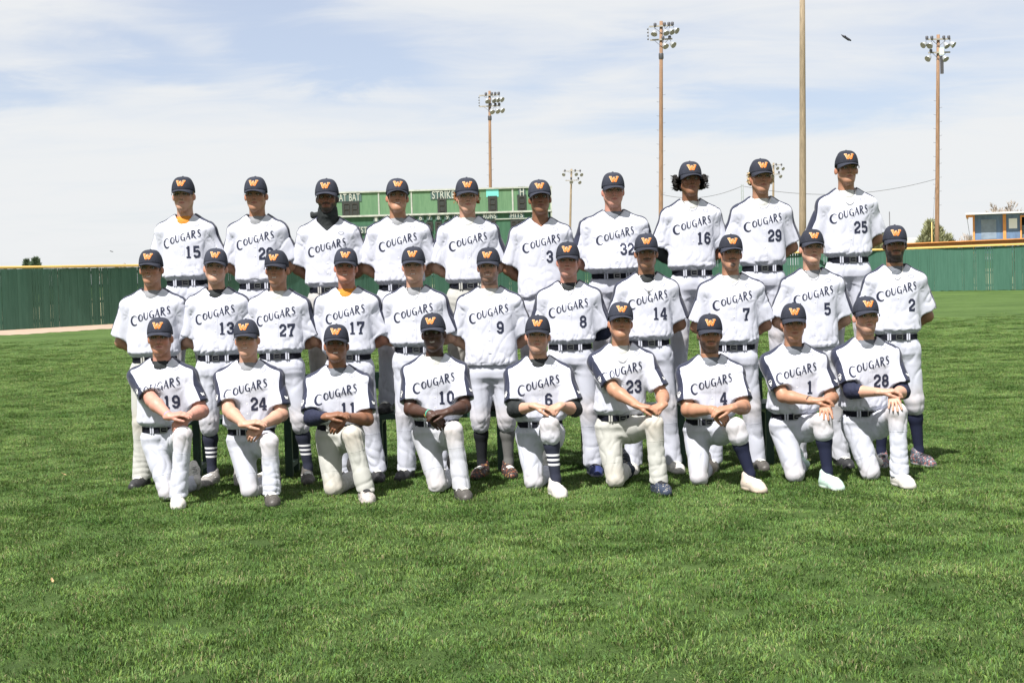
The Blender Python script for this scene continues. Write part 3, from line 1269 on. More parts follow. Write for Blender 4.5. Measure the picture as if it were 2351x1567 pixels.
def person(i, sp):
    seed = 100 + i * 17
    rg = random.Random(seed)
    row = sp['row']
    YB = {'b': 12.85, 'm': 12.38, 'f': 11.62}[row]
    kneel = row == 'f'
    top = at(sp['x'], sp['top'], YB)
    bl = at(sp['x'], sp['belt'], YB)
    gz = BENCH_Z if row == 'b' else 0.0
    O = Vector((top.x, YB, gz))
    root = empty('person', O, sp['label'], 'person', {'b': 'players standing in the back row', 'm': 'players standing in the middle row', 'f': 'players kneeling in the front row'}[row], R(rg.uniform(-5, 5)) if row != 'f' else 0.0)
    Zt = top.z - gz
    zb = bl.z - gz
    w = sp.get('w', sp.get('wx', rg.uniform(.975, 1.03)))
    hx = sp.get('hipdx', 0.0)                         # hips sideways from the head
    lean = -.05 if kneel else 0.0
    sh = sp.get('lean', 0.0)                          # shoulders sideways from the head

    def cxz(z):                                       # spine
        t = (z - zb) / (Zt - .33 - zb)
        return hx * (1 - t) + sh * math.sin(max(0, min(1, t)) * math.pi) * .0, (.04 if kneel else .0) + (lean) * t
    zsh = Zt - .440
    zn = Zt - .315
    zv = Zt - sp.get('vd', .360 if kneel else .388)
    lz = zv - (.150 if kneel else .128)
    yn = cxz(zsh)[1]
    xn = 0.0
    hw = .183 * w
    S = {-1: Vector((-hw, yn + .012, zsh)), 1: Vector((hw, yn + .012, zsh))}
    Nb = Vector((0, yn + .022, Zt - .345))
    # ---------------- arms
    wrist, elbow, hands = {}, {}, {}
    if not kneel:
        a0 = sp.get('armout', 1.0)
        for s in (-1, 1):
            wrist[s] = Vector((s * .055, .175 + .02 * s, zb + .03))
            wrist[s].x += hx
            E = Vector((s * (hw + .082 * a0), yn + .075, zsh - .285))
            elbow[s] = E
            hands[s] = dict(d=(-s * .75, .12, -.45), n=(0, -1, 0), curl=.45, spread=.0)
        kf = None
    else:
        ky = -.36
        kx = at(sp['kx'], 1000, YB + ky).x - O.x
        fx = at(sp['fx'], 1100, YB + ky).x - O.x
        kd = at(sp['kd'], 1100, YB - .05).x - O.x
        hp = at(sp['hp'][0], sp['hp'][1], YB + ky - .01) - O
        kz = hp.z - .085
        kf = Vector((kx, ky, kz))
        st = sp.get('pose', 'A')
        if st == 'A':
            WL, dL, cL = hp + Vector((.085, .055, .040)), (-.72, -.42, -.52), .48
            WR, dR, cR = hp + Vector((-.035, .005, .052)), (.93, -.10, .16), .30
            nL, nR = (-.45, .2, -.6), (.1, .25, -1)
        elif st == 'B':
            WR, dR, cR = hp + Vector((-.080, .050, .035)), (.72, -.40, -.50), .50
            WL, dL, cL = hp + Vector((.050, .010, .052)), (-.90, -.14, -.10), .32
            nL, nR = (-.1, .25, -1), (.45, .2, -.6)
        elif st == 'D':
            WR, dR, cR = hp + Vector((-.085, .020, .045)), (.92, -.22, -.16), .28
            WL, dL, cL = hp + Vector((.095, .045, .040)), (-.86, -.32, -.30), .45
            nL, nR = (-.2, .3, -1), (-.2, .15, -1)
        else:
            WL, dL, cL = hp + Vector((.030, .060, .040)), (-.12, -.80, -.50), .22
            WR, dR, cR = hp + Vector((-.060, .045, .062)), (.95, -.12, .08), .42
            nL, nR = (0, -.3, -1), (.1, .1, -1)
        wrist = {-1: WR, 1: WL}
        hands = {-1: dict(d=dR, n=nR, curl=cR, spread=-.01), 1: dict(d=dL, n=nL, curl=cL, spread=.16 if st == 'C' else -.01)}
        for s in (-1, 1):
            elbow[s] = ik(S[s], wrist[s], .292, .262, (s * .55, .25, -1.0))
    hs = {s: S[s].lerp(elbow[s], sp.get('hem', .80 if kneel else .83)) for s in (-1, 1)}      # sleeve hem centre
    # ---------------- jersey
    X = hw + .19
    f = Fld((-X, -.30, zb - .05), (X, .26, Zt - .24), .0088)
    cb = cxz
    tuck = sp.get('tuck', True)

    def row_(z, a, b):
        return (z, a * w, b * (1 + (w - 1) * 1.2), cb(z)[0], cb(z)[1])
    bel = .012 if tuck else -.055
    H_ = zsh - zb
    prof = [row_(zb + bel - .012, .150 if tuck else .184, .095 if tuck else .122),
            row_(zb + bel + .002, .172 if tuck else .188, .110 if tuck else .122),
            row_(zb + bel + .030, .198, .132), row_(zb + .10, .194, .128), row_(zb + .20, .186, .122),
            row_(zb + H_ * .62, .184, .124), row_(zb + H_ * .82, .184, .124), row_(zsh + .010, .165, .106), row_(zsh + .050, .125, .088), row_(zsh + .085, .080, .070)]
    prof[-1] = prof[-1][:4] + (yn + .014,)
    prof[-2] = prof[-2][:4] + (yn + .006,)
    if sp.get('belly'):
        for q in (2, 3, 4):
            prof[q] = (prof[q][0], prof[q][1] * 1.07, prof[q][2] * 1.18, prof[q][3], prof[q][4] - .02)
    f.loft(prof, .02, 2.5)
    for s in (-1, 1):
        f.cone((s * .060, yn + .022, Zt - .332), S[s] + Vector((0, 0, .004)), .045, .064, .045, ax=(0, 1, 0), sc=1.30)
        a, b = S[s], hs[s]
        dirv = (b - a).normalized()
        b2 = b + dirv * .06
        ra, rb = .064 * (.5 + .5 * w), (.086 if not kneel else .074) * (.4 + .6 * w)
        rb = rb + .004
        lo = [min(a[q], b2[q]) - .1 for q in range(3)]
        hi = [max(a[q], b2[q]) + .1 for q in range(3)]
        A, B = v3(*a), v3(*b)
        AB = B - A
        LL = float(AB @ AB)

        def fn(x, y, z, A=A, AB=AB, LL=LL, ra=ra, rb=rb):
            px, py, pz = x - A[0], y - A[1], z - A[2]
            tt = (px * AB[0] + py * AB[1] + pz * AB[2]) / LL
            t = np.clip(tt, 0, 1.3)
            vx, vy, vz = px - AB[0] * t, py - AB[1] * t, pz - AB[2] * t
            d = np.sqrt(vx * vx + vy * vy + vz * vz) - (ra + (rb - ra) * t)
            return np.maximum(d, (tt - 1) * math.sqrt(LL))
        f.comb(lo, hi, fn, .045)
        # open cuff
        f.cone(b - dirv * .035, b + dirv * .03, rb * .5, rb - .006, .004, op='-')
    # neck opening
    ncx, ncy = 0.0, yn + .018

    def vfn(x, y, z):
        wd = np.clip((z - zv) * 1.06, -.05, .090)
        return np.maximum(np.maximum((np.abs(x - ncx) - wd) * .72, y - (yn + .015)), zv - z)
    f.comb((-.12, -.2, zv - .02), (.12, yn + .03, Zt - .24), vfn, .004, '-')
    f.comb((-.1, yn - .1, Zt - .35), (.1, yn + .12, Zt - .24), lambda x, y, z: np.maximum(np.sqrt((x / 1.02) ** 2 + (y - ncy) ** 2) - .080 + 0 * z, (Zt - .345) - z + (y - ncy) * .12), .006, '-')
    V, Q = f.mesh()
    nrm = normals(V, Q)
    x, y, z = V[:, 0], V[:, 1], V[:, 2]
    t = np.clip((z - zb) / H_, 0, 1)
    amp = .0042 * (1 - .80 * t)
    sk1 = V + (V[:, [2, 2, 0]] - [[zb, zb, 0]]) * [[.30 * rg.uniform(-1, 1), .1, 0]]
    fold = ridge(sk1, .13, .13, .75, seed)
    hang = np.abs(x) > hw * 1.03
    am2 = np.where(hang, .0070, amp * 1.3)
    disp = fold * am2
    low = np.clip(1 - np.abs(z - zb - bel - .03) / .11, 0, 1)
    disp = disp + low * (.0085 * ridge(V, .085, .085, .40, seed + 2, 2) + .0020 * wav(V, .09, .09, .07, seed + 5))
    disp = disp + .0008 * wav(V, .06, .06, .12, seed + 4)
    for s in (-1, 1):                                     # creases fanning from the armpits
        P = S[s] + Vector((-s * .01, -.07, -.075))
        dx, dz = (x - P.x) * -s, z - P.z
        rr = np.hypot(dx, dz)
        an = np.arctan2(dz, dx)
        disp = disp + (y < yn) * .0016 * np.clip(1 - rr / .19, 0, 1) * np.clip(rr / .03, 0, 1) * np.sin(an * 7 + seed + s) * (np.abs(x) < hw + .03)
    dv = np.abs(x) - np.clip((z - zv) * 1.22, 0, .08)
    calm = np.clip(dv / .03, 0, 1)
    disp = disp * np.where(z > zv - .01, calm, 1)
    V = V + nrm * disp[:, None]
    # navy stripe over the shoulders and down the sleeves
    stripe = np.full(len(V), -.1, np.float32)
    for s in (-1, 1):
        dirv = (hs[s] - S[s]).normalized()
        yj = rg.uniform(-.10, .12)
        if kneel:
            o = Vector((s * .80, -.62 + yj * (1 if s > 0 else .6), .10))
        else:
            o = Vector((s * .9, -.04 + yj + (-.50 if sp.get('show', 0) == s or sp.get('show', 0) == 2 else 0), .35))
        o = (o - dirv * o.dot(dirv)).normalized()
        fy = -.006 if kneel else -.022
        pts = [Vector((s * .060, yn + .045 + fy, Zt - .30)), Vector((s * .12, yn + .032 + fy, Zt - .348)),
               S[s] + Vector((s * .010, .012 + fy, .066)), S[s] + Vector((s * .052, .004 + fy * .6, .045)) + o * .014, S[s].lerp(hs[s], .45) + o * .080, hs[s] + dirv * .02 + o * .082]
        if kneel:
            pts[1] += Vector((0, -.012, 0))
            pts[2] += Vector((0, -.024, 0))
        stripe = np.maximum(stripe, (.041 if kneel else .039) - seg_dist(V, pts))
    me = mesh_np('jersey', V, Q, MAT['jersey'], True, {'stripe': stripe})
    jer = link('jersey', me, root)
    bvh = bvh_of(V, Q)
    lw = sp.get('lw', 1.0)
    D = Decal(bvh, (0, 1, 0))
    ccx = cxz(zv - .13)[0] * .5
    team_name(D, ccx + sp.get('ldx', 0), lz, lw)
    D.obj('team_name', MAT['navy'], jer)
    if sp.get('num'):
        D = Decal(bvh, (0, 1, 0))
        number_(D, sp['num'], ccx + sp.get('ndx', .088), lz - .112)
        D.obj('number', MAT['navy'], jer)
    D = Decal(bvh, (0, 1, 0))
    D.strokes(PLATE, lambda a, b: (.112 * min(w, 1.1) + (a - .5) * .044, -.1, zv - .018 + (b - .5) * .034), .25)
    D.obj('chest_emblem', MAT['navy'], jer)
    # placket seam and buttons
    D = Decal(bvh, (0, 1, 0), .0012)
    pz0, pz1 = zv - .012, zb + .045
    D.strokes([([(0.0, 0.0), (0.0, 1.0)], .030)], lambda a, b: (cxz(pz0)[0] * .5 + a + .004, -.1, pz1 + b * (pz0 - pz1)), .03)
    D.obj('placket', MAT['jersey'], jer)
    for q in range(5):
        zz = zv - .035 - q * .075
        if zz < zb + .03:
            break
        xx = cxz(zz)[0] * .5
        h = bvh.ray_cast(Vector((xx, -.6, zz)), Vector((0, 1, 0)))
        if h[0] is not None:
            link('button', BTN, jer, h[0])
    if kneel:
        for s in (-1, 1):
            dirv = (hs[s] - S[s]).normalized()
            c = S[s].lerp(hs[s], .80)
            o = Vector((s * .80, -.62, .10))
            o = (o - dirv * o.dot(dirv)).normalized()
            rayd = -o
            sx = dirv.cross(o).normalized()
            if sx.x < 0:
                sx = -sx
            sz = -dirv
            D = Decal(bvh, rayd, .003)
            D.strokes([(q[0], q[1] * .9) for q in W_STROKES] + ([([(.1, .7), (.3, .9), (.5, .72), (.7, .9), (.9, .7)], .08), ([(.2, .05), (.5, -.2), (.8, .05)], .08)] if s < 0 else []),
                      lambda a, b: c + o * .12 + sx * ((a - .5) * .038) + sz * ((b - .3) * .042), .3)
            D.obj('sleeve_emblem', MAT['white'], jer)
    # ---------------- undershirt, or bare chest
    us = sp.get('us', 'greycloth')
    neckr = .059 * (1 + (w - 1) * .6)
    f = Fld((-.16, -.16, Zt - .50), (.16, .14, Zt - .22), .0075)
    f.loft([(Zt - .50, .10 * w, .092, 0, yn + .004), (Zt - .42, .10 * w, .086, 0, yn + .006), (Zt - .385, .09 * w, .076, 0, yn + .012), (Zt - .362, .07, .060, 0, yn + .02)], .02, 2.2)
    for s in (-1, 1):
        f.cone((s * .050, yn + .030, Zt - .360), S[s] + Vector((0, 0, -.012)), .041, .046, .025)
    colr = neckr + .013
    if us == 'gaiter':
        f.cone((0, yn + .016, Zt - .36), (0, yn - .006, Zt - .255), .082, .080, .03)
        f.cone((0, yn - .005, Zt - .30), (0, yn - .030, Zt - .41), .070, .050, .03)
        f.ell((.02, yn - .075, Zt - .30), (.05, .02, .022), .02)
        f.cone((-.055, yn + .04, Zt - .275), (-.125, yn + .03, Zt - .292), .026, .022, .012)
        f.cone((-.125, yn + .03, Zt - .292), (-.135, yn + .03, Zt - .270), .018, .014, .012)
    elif us != 'none':
        f.cone((0, yn + .004, Zt - .388), (0, yn + .032, Zt - .335), colr + .012, colr - .001, .015)
    V, Q = f.mesh()
    V = V + normals(V, Q) * (.0016 * wav(V, .03, .03, .03, seed + 9))[:, None]
    bodyV, bodyQ, bodyC = [], [], []
    sk = np.array(SKIN[sp['skin']], np.float32)
    if us == 'none':
        bodyV.append(V)
        bodyQ.append(Q)
        bodyC.append(np.tile(sk, (len(V), 1)))
    else:
        mt = MAT['blackcloth'] if us == 'gaiter' else MAT[us]
        link('neck_gaiter' if us == 'gaiter' else 'undershirt', mesh_np('undershirt', V, Q, mt, True), root)
    # ---------------- head
    yaw, pit, rol = [R(a) for a in sp.get('rot', (0, 0, 0))]
    Rm = (Matrix.Rotation(yaw, 3, 'Z') @ Matrix.Rotation(rol, 3, 'Y') @ Matrix.Rotation(-pit, 3, 'X'))
    hsz = sp.get('hs', 1.04)
    Hc = Vector((0, yn - .018, Zt - .150 * hsz))
    ne = Rm.transposed() @ (Nb + Vector((0, .0, -.03)) - Hc) / hsz
    V, Q, c = head_mesh(sp, seed, tuple(ne), neckr)
    Rn = np.array(Rm, dtype=np.float32)
    V = (V * hsz) @ Rn.T + np.array(Hc, np.float32)
    bodyV.append(V)
    bodyQ.append(Q)
    bodyC.append(c)
    # ---------------- arms and hands on the same body mesh
    lo = [min(min(S[s][q], elbow[s][q], wrist[s][q]) for s in (-1, 1)) - (.17 if kneel else .13) for q in range(3)]
    hi = [max(max(S[s][q], elbow[s][q], wrist[s][q]) for s in (-1, 1)) + .11 for q in range(3)]
    f = Fld(lo, hi, .0046 if kneel else .0068)
    ag = sp.get('arm', 1.0) * 1.08
    for s in (-1, 1):
        f.cone(S[s], elbow[s], .043 * ag, .042 * ag, .01)
        e, wr = elbow[s], wrist[s]
        mid = e.lerp(wr, .28)
        f.cone(e, mid, .041 * ag, .043 * ag, .02)
        f.cone(mid, wr, .043 * ag, .0265 * ag, .02)
        hd = hands[s]
        d_ = Vector(hd['d'])
        hand(f, wr, d_, hd['n'], sp.get('hflip', 1) * (1 if s > 0 else -1) if kneel else 1, hd['curl'], hd['spread'], 1.04, .0035 if kneel else .003)
    # upper chest joins both arms inside the jersey
    f.cone(S[-1], S[1], .045, .045, .02)
    V, Q = f.mesh()
    hm = wav(V, .02, .02, .02, seed + 8)
    c = np.tile(sk, (len(V), 1)) * (1 + .04 * hm)[:, None]
    dh = np.minimum(np.linalg.norm(V - v3(*wrist[-1]) - v3(*hands[-1]['d']) * .08, axis=1), np.linalg.norm(V - v3(*wrist[1]) - v3(*hands[1]['d']) * .08, axis=1))
    m = np.clip(1 - dh / .10, 0, 1)[:, None] * .35
    c = c * (1 - m) + sk * np.array([1.02, .82, .78], np.float32) * m
    bodyV.append(V)
    bodyQ.append(Q)
    bodyC.append(c)
    off = 0
    QQ = []
    for vv, qq in zip(bodyV, bodyQ):
        QQ.append(qq + off)
        off += len(vv)
    body = link('body', mesh_np('body', np.concatenate(bodyV), np.concatenate(QQ), MAT['skin'], True, {'col': np.concatenate(bodyC)}), root)
    # eyes
    for s in (-1, 1):
        e = link('eye', EYE, body)
        e.matrix_local = Matrix.Translation(Hc) @ Rm.to_4x4() @ Matrix.Scale(hsz, 4) @ Matrix.Translation((s * .031, -.0750, .0095))
    # hair
    if sp.get('hairstyle', 'short') != 'none':
        V, Q = hair_mesh(sp, seed)
        hr = link('hair', mesh_np('hair', V, Q, HAIR[sp['hair']], True), root)
        hr.matrix_local = Matrix.Translation(Hc) @ Rm.to_4x4() @ Matrix.Scale(hsz, 4)
        if sp.get('hairstyle') in ('afro', 'curly'):
            tf = tufts(sp, seed)
            tf.obj('loose_strands', HAIR[sp['hair']], hr)
    make_cap(root, Hc, Rm, R(sp.get('capt', 0)), hsz * sp.get('capsz', 1.0))
    # ---------------- long undersleeves
    for key, val in (sp.get('slv') or {}).items():
        s = -1 if key == 'l' else 1
        te, mt = val
        f = Fld(lo, hi, .0065)
        e, wr = elbow[s], wrist[s]
        f.cone(S[s], e, .054 * ag, .049 * ag, .01)
        if te > 1:
            q = te - 1
            end = e.lerp(wr, q)
            f.cone(e, e.lerp(wr, min(.28, q)), .049 * ag, .0505 * ag, .02)
            if q > .28:
                f.cone(e.lerp(wr, .28), end, .0505 * ag, (.0505 + (.033 - .0505) * (q - .28) / .72) * ag, .02)
        V, Q = f.mesh()
        V = V + normals(V, Q) * (.0012 * wav(V, .03, .03, .03, seed + 6))[:, None]
        link('undersleeve', mesh_np('undersleeve', V, Q, MAT[mt], True), root)
    # wristbands
    for (s, mt, dist) in sp.get('bands', []):
        d_ = (elbow[s] - wrist[s]).normalized()
        c = wrist[s] + d_ * dist
        mat = Matrix.Translation(c) @ d_.to_track_quat('Z', 'Y').to_matrix().to_4x4()
        mb = MB()
        mb.lathe([(.031, -.005), (.034, -.005), (.034, .005), (.031, .005), (.031, -.005)], 18, mat)
        mb.obj('wristband', MAT[mt], root, True)
    # necklace
    if sp.get('chain'):
        dp, wd_, cross = sp['chain']
        ub = BVHTree.FromPolygons([tuple(v) for v in np.concatenate(bodyV[:1 if us == 'none' else 1]).tolist()], bodyQ[0].tolist())
        pts = []
        for q in range(25):
            a = math.pi * q / 24
            xx = -wd_ * math.cos(a)
            zz = (Zt - .315) - dp * math.sin(a) ** 1.15
            h = bvh.ray_cast(Vector((xx, -.5, zz)), Vector((0, 1, 0)))
            yy = h[0].y if h[0] is not None else yn - .04
            if zz > zv and abs(xx) < (zz - zv) * 1.22:
                yy = min(yy, yn - .040 - .055 * (1 - (zz - zv) / .08))
            yy = min(yy, yn - .045) if q not in (0, 24) else yn - .005
            pts.append(Vector((xx, yy - .006, zz)))
        MB().tube(pts, .0021, 5).obj('necklace', MAT['silver'], root, True)
        if cross:
            p = pts[12]
            MB().box((p.x, p.y - .004, p.z - .018), (.005, .004, .040)).box((p.x, p.y - .0045, p.z - .010), (.024, .0045, .005)).obj('cross_pendant', MAT['dullsteel'], root)
    # ---------------- trousers
    pm = sp.get('pants', 'pants_white')
    crop = sp.get('crop', '')

    def hw_(z):
        return cxz(z)[0], cxz(z)[1]
    legs = {}
    if not kneel:
        ft = sp.get('feet')
        for s in (-1, 1):
            if ft:
                fxx = at(ft[0 if s < 0 else 1], 1090, YB - .05).x - O.x
            else:
                fxx = s * .135 + hx
            fy = -.0
            hipj = Vector((hx + s * .088 * w, .01, zb - .11))
            ank = Vector((fxx, .045 + fy, .09))
            kn_ = hipj.lerp(ank, .48) + Vector((s * .005, -.025, 0))
            legs[s] = (hipj, kn_, ank)
        f = Fld((-.34 - .1 * abs(hx) - (w - 1) * .2, -.22, .015), (.34 + (w - 1) * .2, .24, zb + .03), .0092)
        for s in (-1, 1):
            if abs(legs[s][2].x) > .26:
                f = Fld((-.42, -.22, .015), (.42, .24, zb + .03), .0092)
                break
    else:
        hzj = max(.40, zb - .10)
        hipL = Vector((hx + .085, .03, hzj))
        hipR = Vector((hx - .085, .05, hzj))
        ankF = Vector((fx, ky - .02 + .02, .09))
        kd_ = Vector((kd, -.06, .062))
        akd = Vector((kd + .10, .33, .075))
        hipL.z -= .01
        legs[1] = (hipL, kf, ankF)
        legs[-1] = (hipR, kd_, akd)
        f = Fld((min(-.30, kd - .15), ky - .16, .008), (max(kx, fx) + .16, .40, max(zb + .03, kf.z + .13)), .0092)
    if kneel:
        f.loft([(zb + .012, .150 * w, .094 * w, hx, hw_(zb)[1]), (zb - .03, .158 * w, .100 * w, hx, hw_(zb)[1]), (zb - .08, .155 * w, .090 * w, hx, .03), (zb - .12, .10 * w, .06, hx, .035)], .04, 2.2)
    else:
        f.loft([(zb + .012, .150 * w, .094 * w, hx, hw_(zb)[1]), (zb - .02, .155 * w, .100 * w, hx, hw_(zb)[1]), (zb - .10, .172 * w, .118 * w, hx, .012),
            (zb - .15, .170 * w, .112 * w, hx, .012), (zb - (.17 if kneel else .20), .13 * w, .075, hx, .015)], .03, 2.3)
    wl_ = .5 + .5 * w
    hemz = {}
    for s in (-1, 1):
        hj, kn_, ank = legs[s]
        rt, rk = .096 * wl_, .078
        if kneel:
            rt, rk = .100, .068
        f.cone(hj + Vector((0, 0, -.01)), kn_, rt, rk, .055)
        if crop and (not kneel or s > 0):
            e = kn_.lerp(ank, .22 if kneel else .16)
            f.cone(kn_, e, rk, .070, .012)
            f.cone(e, kn_.lerp(ank, .26 if kneel else .21), .070, .055, .012)
            hemz[s] = None
        else:
            low_ = ank + Vector((0, -.012, -.025)) if not (kneel and s < 0) else ank
            rs, rh = (.061, .068) if kneel else (.068, .078)
            f.cone(kn_, kn_.lerp(ank, .45), rk, rs, .010)
            f.cone(kn_.lerp(ank, .45), low_, rs, rh if not (kneel and s < 0) else .060, .010)
            if not (kneel and s < 0):
                # trouser leg is cut off level above the shoe
                zc = .078
                xx = f.ax[0][:, None, None]
                yy = f.ax[1][None, :, None]
                zz = f.ax[2][None, None, :]
                near = (np.hypot(xx - ank.x, yy - ank.y) < .13) & (zz < .16)
                f.d = np.where(near, np.maximum(f.d, zc - zz + (yy - ank.y) * .25), f.d)
    if kneel:
        zz = f.ax[2][None, None, :]
        f.d = np.maximum(f.d, .014 - zz)
    V, Q = f.mesh()
    nrm = normals(V, Q)
    z = V[:, 2]
    wr_ = sp.get('wrinkle', rg.uniform(.35, .9))
    disp = .0060 * ridge(V, .12, .12, 1.0, seed + 11, 2)
    for s in (-1, 1):
        hj, kn_, ank = legs[s]
        dk = np.linalg.norm(V - v3(*kn_), axis=1)
        disp += .0060 * wr_ * np.clip(1 - dk / .22, 0, 1) * ridge(V + np.array([[0, 0, 0]]) + V[:, [2, 0, 0]] * [[0, 0, .0]] + np.stack([0 * z, 0 * z, V[:, 0] * .9 * s], 1), .40, .40, .11, seed + 13 + s, 2)
        if not crop:
            da = np.linalg.norm(V - v3(*ank), axis=1)
            disp += .0110 * wr_ * np.clip(1 - da / .30, 0, 1) * ridge(V, .35, .35, .10, seed + 15 + s, 2)
        dj = np.linalg.norm(V - v3(*hj), axis=1)
        disp += .0060 * wr_ * np.clip(1 - dj / .18, 0, 1) * ridge(V, .30, .20, .10, seed + 17, 2)
    V = V + nrm * disp[:, None]
    if kneel:
        V[:, 2] = np.maximum(V[:, 2], .004)
    at_ = {'dirt': np.clip(1 - np.linalg.norm(V - v3(*legs[1][1]), axis=1) / .16, 0, 1) * .8 + np.clip(1 - np.linalg.norm(V - v3(*legs[-1][1]), axis=1) / .14, 0, 1) * .7}
    if sp.get('piping'):
        hj, kn_, ank = legs[1]
        at_['stripe'] = .012 - seg_dist(V, [hj + Vector((.095, 0, .08)), kn_ + Vector((.085, 0, 0)), ank + Vector((.08, 0, 0))])
    link('trousers', mesh_np('trousers', V, Q, MAT[pm], True, at_), root)
    if not crop:
        tb = bvh_of(V, Q)
        for s in (-1, 1):
            hj, kn_, ank = legs[s]
            if kneel and s < 0:
                c0, ax_ = kn_.lerp(hj, .30), (kn_ - hj).normalized()
            else:
                c0, ax_ = kn_.lerp(ank, .30), (ank - kn_).normalized()
            e1 = ax_.cross(Vector((0, 1, 0))).normalized()
            e2 = ax_.cross(e1).normalized()
            pts = []
            for q in range(19):
                a = math.pi * q / 18
                d = (e1 * math.cos(a) + e2 * math.sin(a) * (1 if e2.y < 0 else -1)).normalized()
                h = tb.ray_cast(c0, d, .2)
                if h[0] is not None:
                    pts.append(h[0] - d * .0005)
            if len(pts) > 8:
                MB().tube(pts, .0019, 5).obj('knee_seam', MAT[pm], root, True)
    # ---------------- belt
    if sp.get('beltv', True) and tuck:
        mb = MB()
        n = 40
        bh = .041
        cy0 = hw_(zb)[1]
        Vb, Fb = [], []
        for q in range(n):
            a = 2 * math.pi * q / n
            ca, sa = math.cos(a), math.sin(a)
            r = 1.0 / ((abs(ca) / (.157 * w)) ** 2.3 + (abs(sa) / (.101 * w)) ** 2.3) ** (1 / 2.3)
            for (dr, dz) in ((.002, -bh), (.009, -bh), (.009, 0), (.002, 0)):
                Vb.append((hx + (r + dr) * ca, cy0 + (r + dr) * sa, zb + .004 + dz))
        for q in range(n):
            q2 = (q + 1) % n
            for e in range(4):
                e2 = (e + 1) % 4
                Fb.append((q * 4 + e, q2 * 4 + e, q2 * 4 + e2, q * 4 + e2))
        bo = link('belt', mesh_np('belt', Vb, Fb, MAT['belt'], False), root)
        yf = cy0 - .101 * w - .011
        zc = zb - .014
        bx = hx + rg.uniform(-.01, .02)
        mb = MB()
        for sx in (-1, 1):
            mb.box((bx + sx * .024, yf, zc), (.005, .005, .042))
        mb.box((bx, yf, zc + .0185), (.046, .005, .005)).box((bx, yf, zc - .0185), (.046, .005, .005)).box((bx + .004, yf - .002, zc), (.030, .003, .004))
        mb.obj('buckle', MAT['dullsteel'], bo)
        for lx in (-.074, .078):
            for dd in (-.0085, .0085):
                xx = hx + (lx + dd) * w
                uu = abs(lx + dd) / .157
                yy = cy0 - (1 - min(.98, uu) ** 2.3) ** (1 / 2.3) * .101 * w - .012
                link('belt_loop', LOOP[pm], bo, (xx, yy, zc))
    # ---------------- lower legs, socks, shoes
    sk_ = sp.get('shoes', 'black')
    for s in (-1, 1):
        hj, kn_, ank = legs[s]
        if crop and (not kneel or s > 0):
            a = kn_.lerp(ank, .10)
            f = Fld([min(a[q], ank[q]) - .08 for q in range(3)], [max(a[q], ank[q]) + .08 for q in range(3)], .007)
            calf = kn_.lerp(ank, .35) + Vector((0, .015, 0))
            f.cone(a, calf, .050, .054, .02)
            f.cone(calf, ank + Vector((0, 0, .03)), .054, .036, .03)
            f.cone(ank + Vector((0, 0, .03)), ank + Vector((0, -.01, -.02)), .036, .036, .02)
            V, Q = f.mesh()
            u = ((kn_.z - V[:, 2]) / max(.1, (kn_.z - ank.z)))
            cmat = crop if not isinstance(crop, dict) else crop[s]
            base = {'navy': (.012, .015, .036), 'striped': (.012, .015, .032), 'black': (.012, .013, .016), 'grey': (.13, .13, .125)}[cmat]
            c = np.tile(np.array(base, np.float32), (len(V), 1))
            atr = {'col': c}
            if cmat == 'striped':
                st_ = np.full(len(V), -.1, np.float32)
                for b0 in (.52, .60, .68):
                    st_ = np.maximum(st_, .018 - np.abs(u - b0))
                atr['stripe'] = st_
                link('sock', mesh_np('sock', V, Q, MAT['sock_striped'], True, atr), root)
            else:
                link('sock', mesh_np('sock', V, Q, MAT['sock'], True, atr), root)
        if kneel and s < 0:
            add_shoe(root, ank + Vector((.01, .06, .005)), R(180 + 20), sk_, R(-55), .95)
        else:
            yw = sp.get('fyaw', s * 14)
            if isinstance(yw, tuple):
                yw = yw[0 if s < 0 else 1]
            add_shoe(root, Vector((ank.x, ank.y - .045, .0)), R(yw), sk_, 0, 1.1)
    return root


BENCH_Z = .50
LOOP = {k: MB().box((0, 0, 0), (.011, .005, .052)).mesh('belt_loop', MAT[k]) for k in ('pants_white', 'pants_cream', 'pants_grey', 'pants_dirty')}
MAT['jersey_btn'] = plain('pearl_button', (.74, .74, .78), .4, noise=.03)
BTN = MB().lathe([(.0005, .0025), (.005, .0022), (.0058, 0)], 8, Matrix.Rotation(R(90), 4, 'X')).mesh('button', MAT['jersey_btn'], True)
MAT['sock'] = vcol_mat('sock_knit', .85, .3, 160, .2)


def striped_sock():
    m, t, b = new_mat('navy_sock_with_white_bands')
    a = N(t, 'ShaderNodeAttribute', attribute_name='stripe')
    st = math_node(t, 'MULTIPLY', a.outputs['Fac'], 900.0, clamp=True)
    mx = N(t, 'ShaderNodeMix', data_type='RGBA')
    L(t, st, mx.inputs['Factor'])
    mx.inputs[6].default_value = (.011, .014, .032, 1)
    mx.inputs[7].default_value = (.75, .75, .78, 1)
    L(t, mx.outputs[2], b.inputs['Base Color'])
    b.inputs['Roughness'].default_value = .85
    return m


MAT['sock_striped'] = striped_sock()


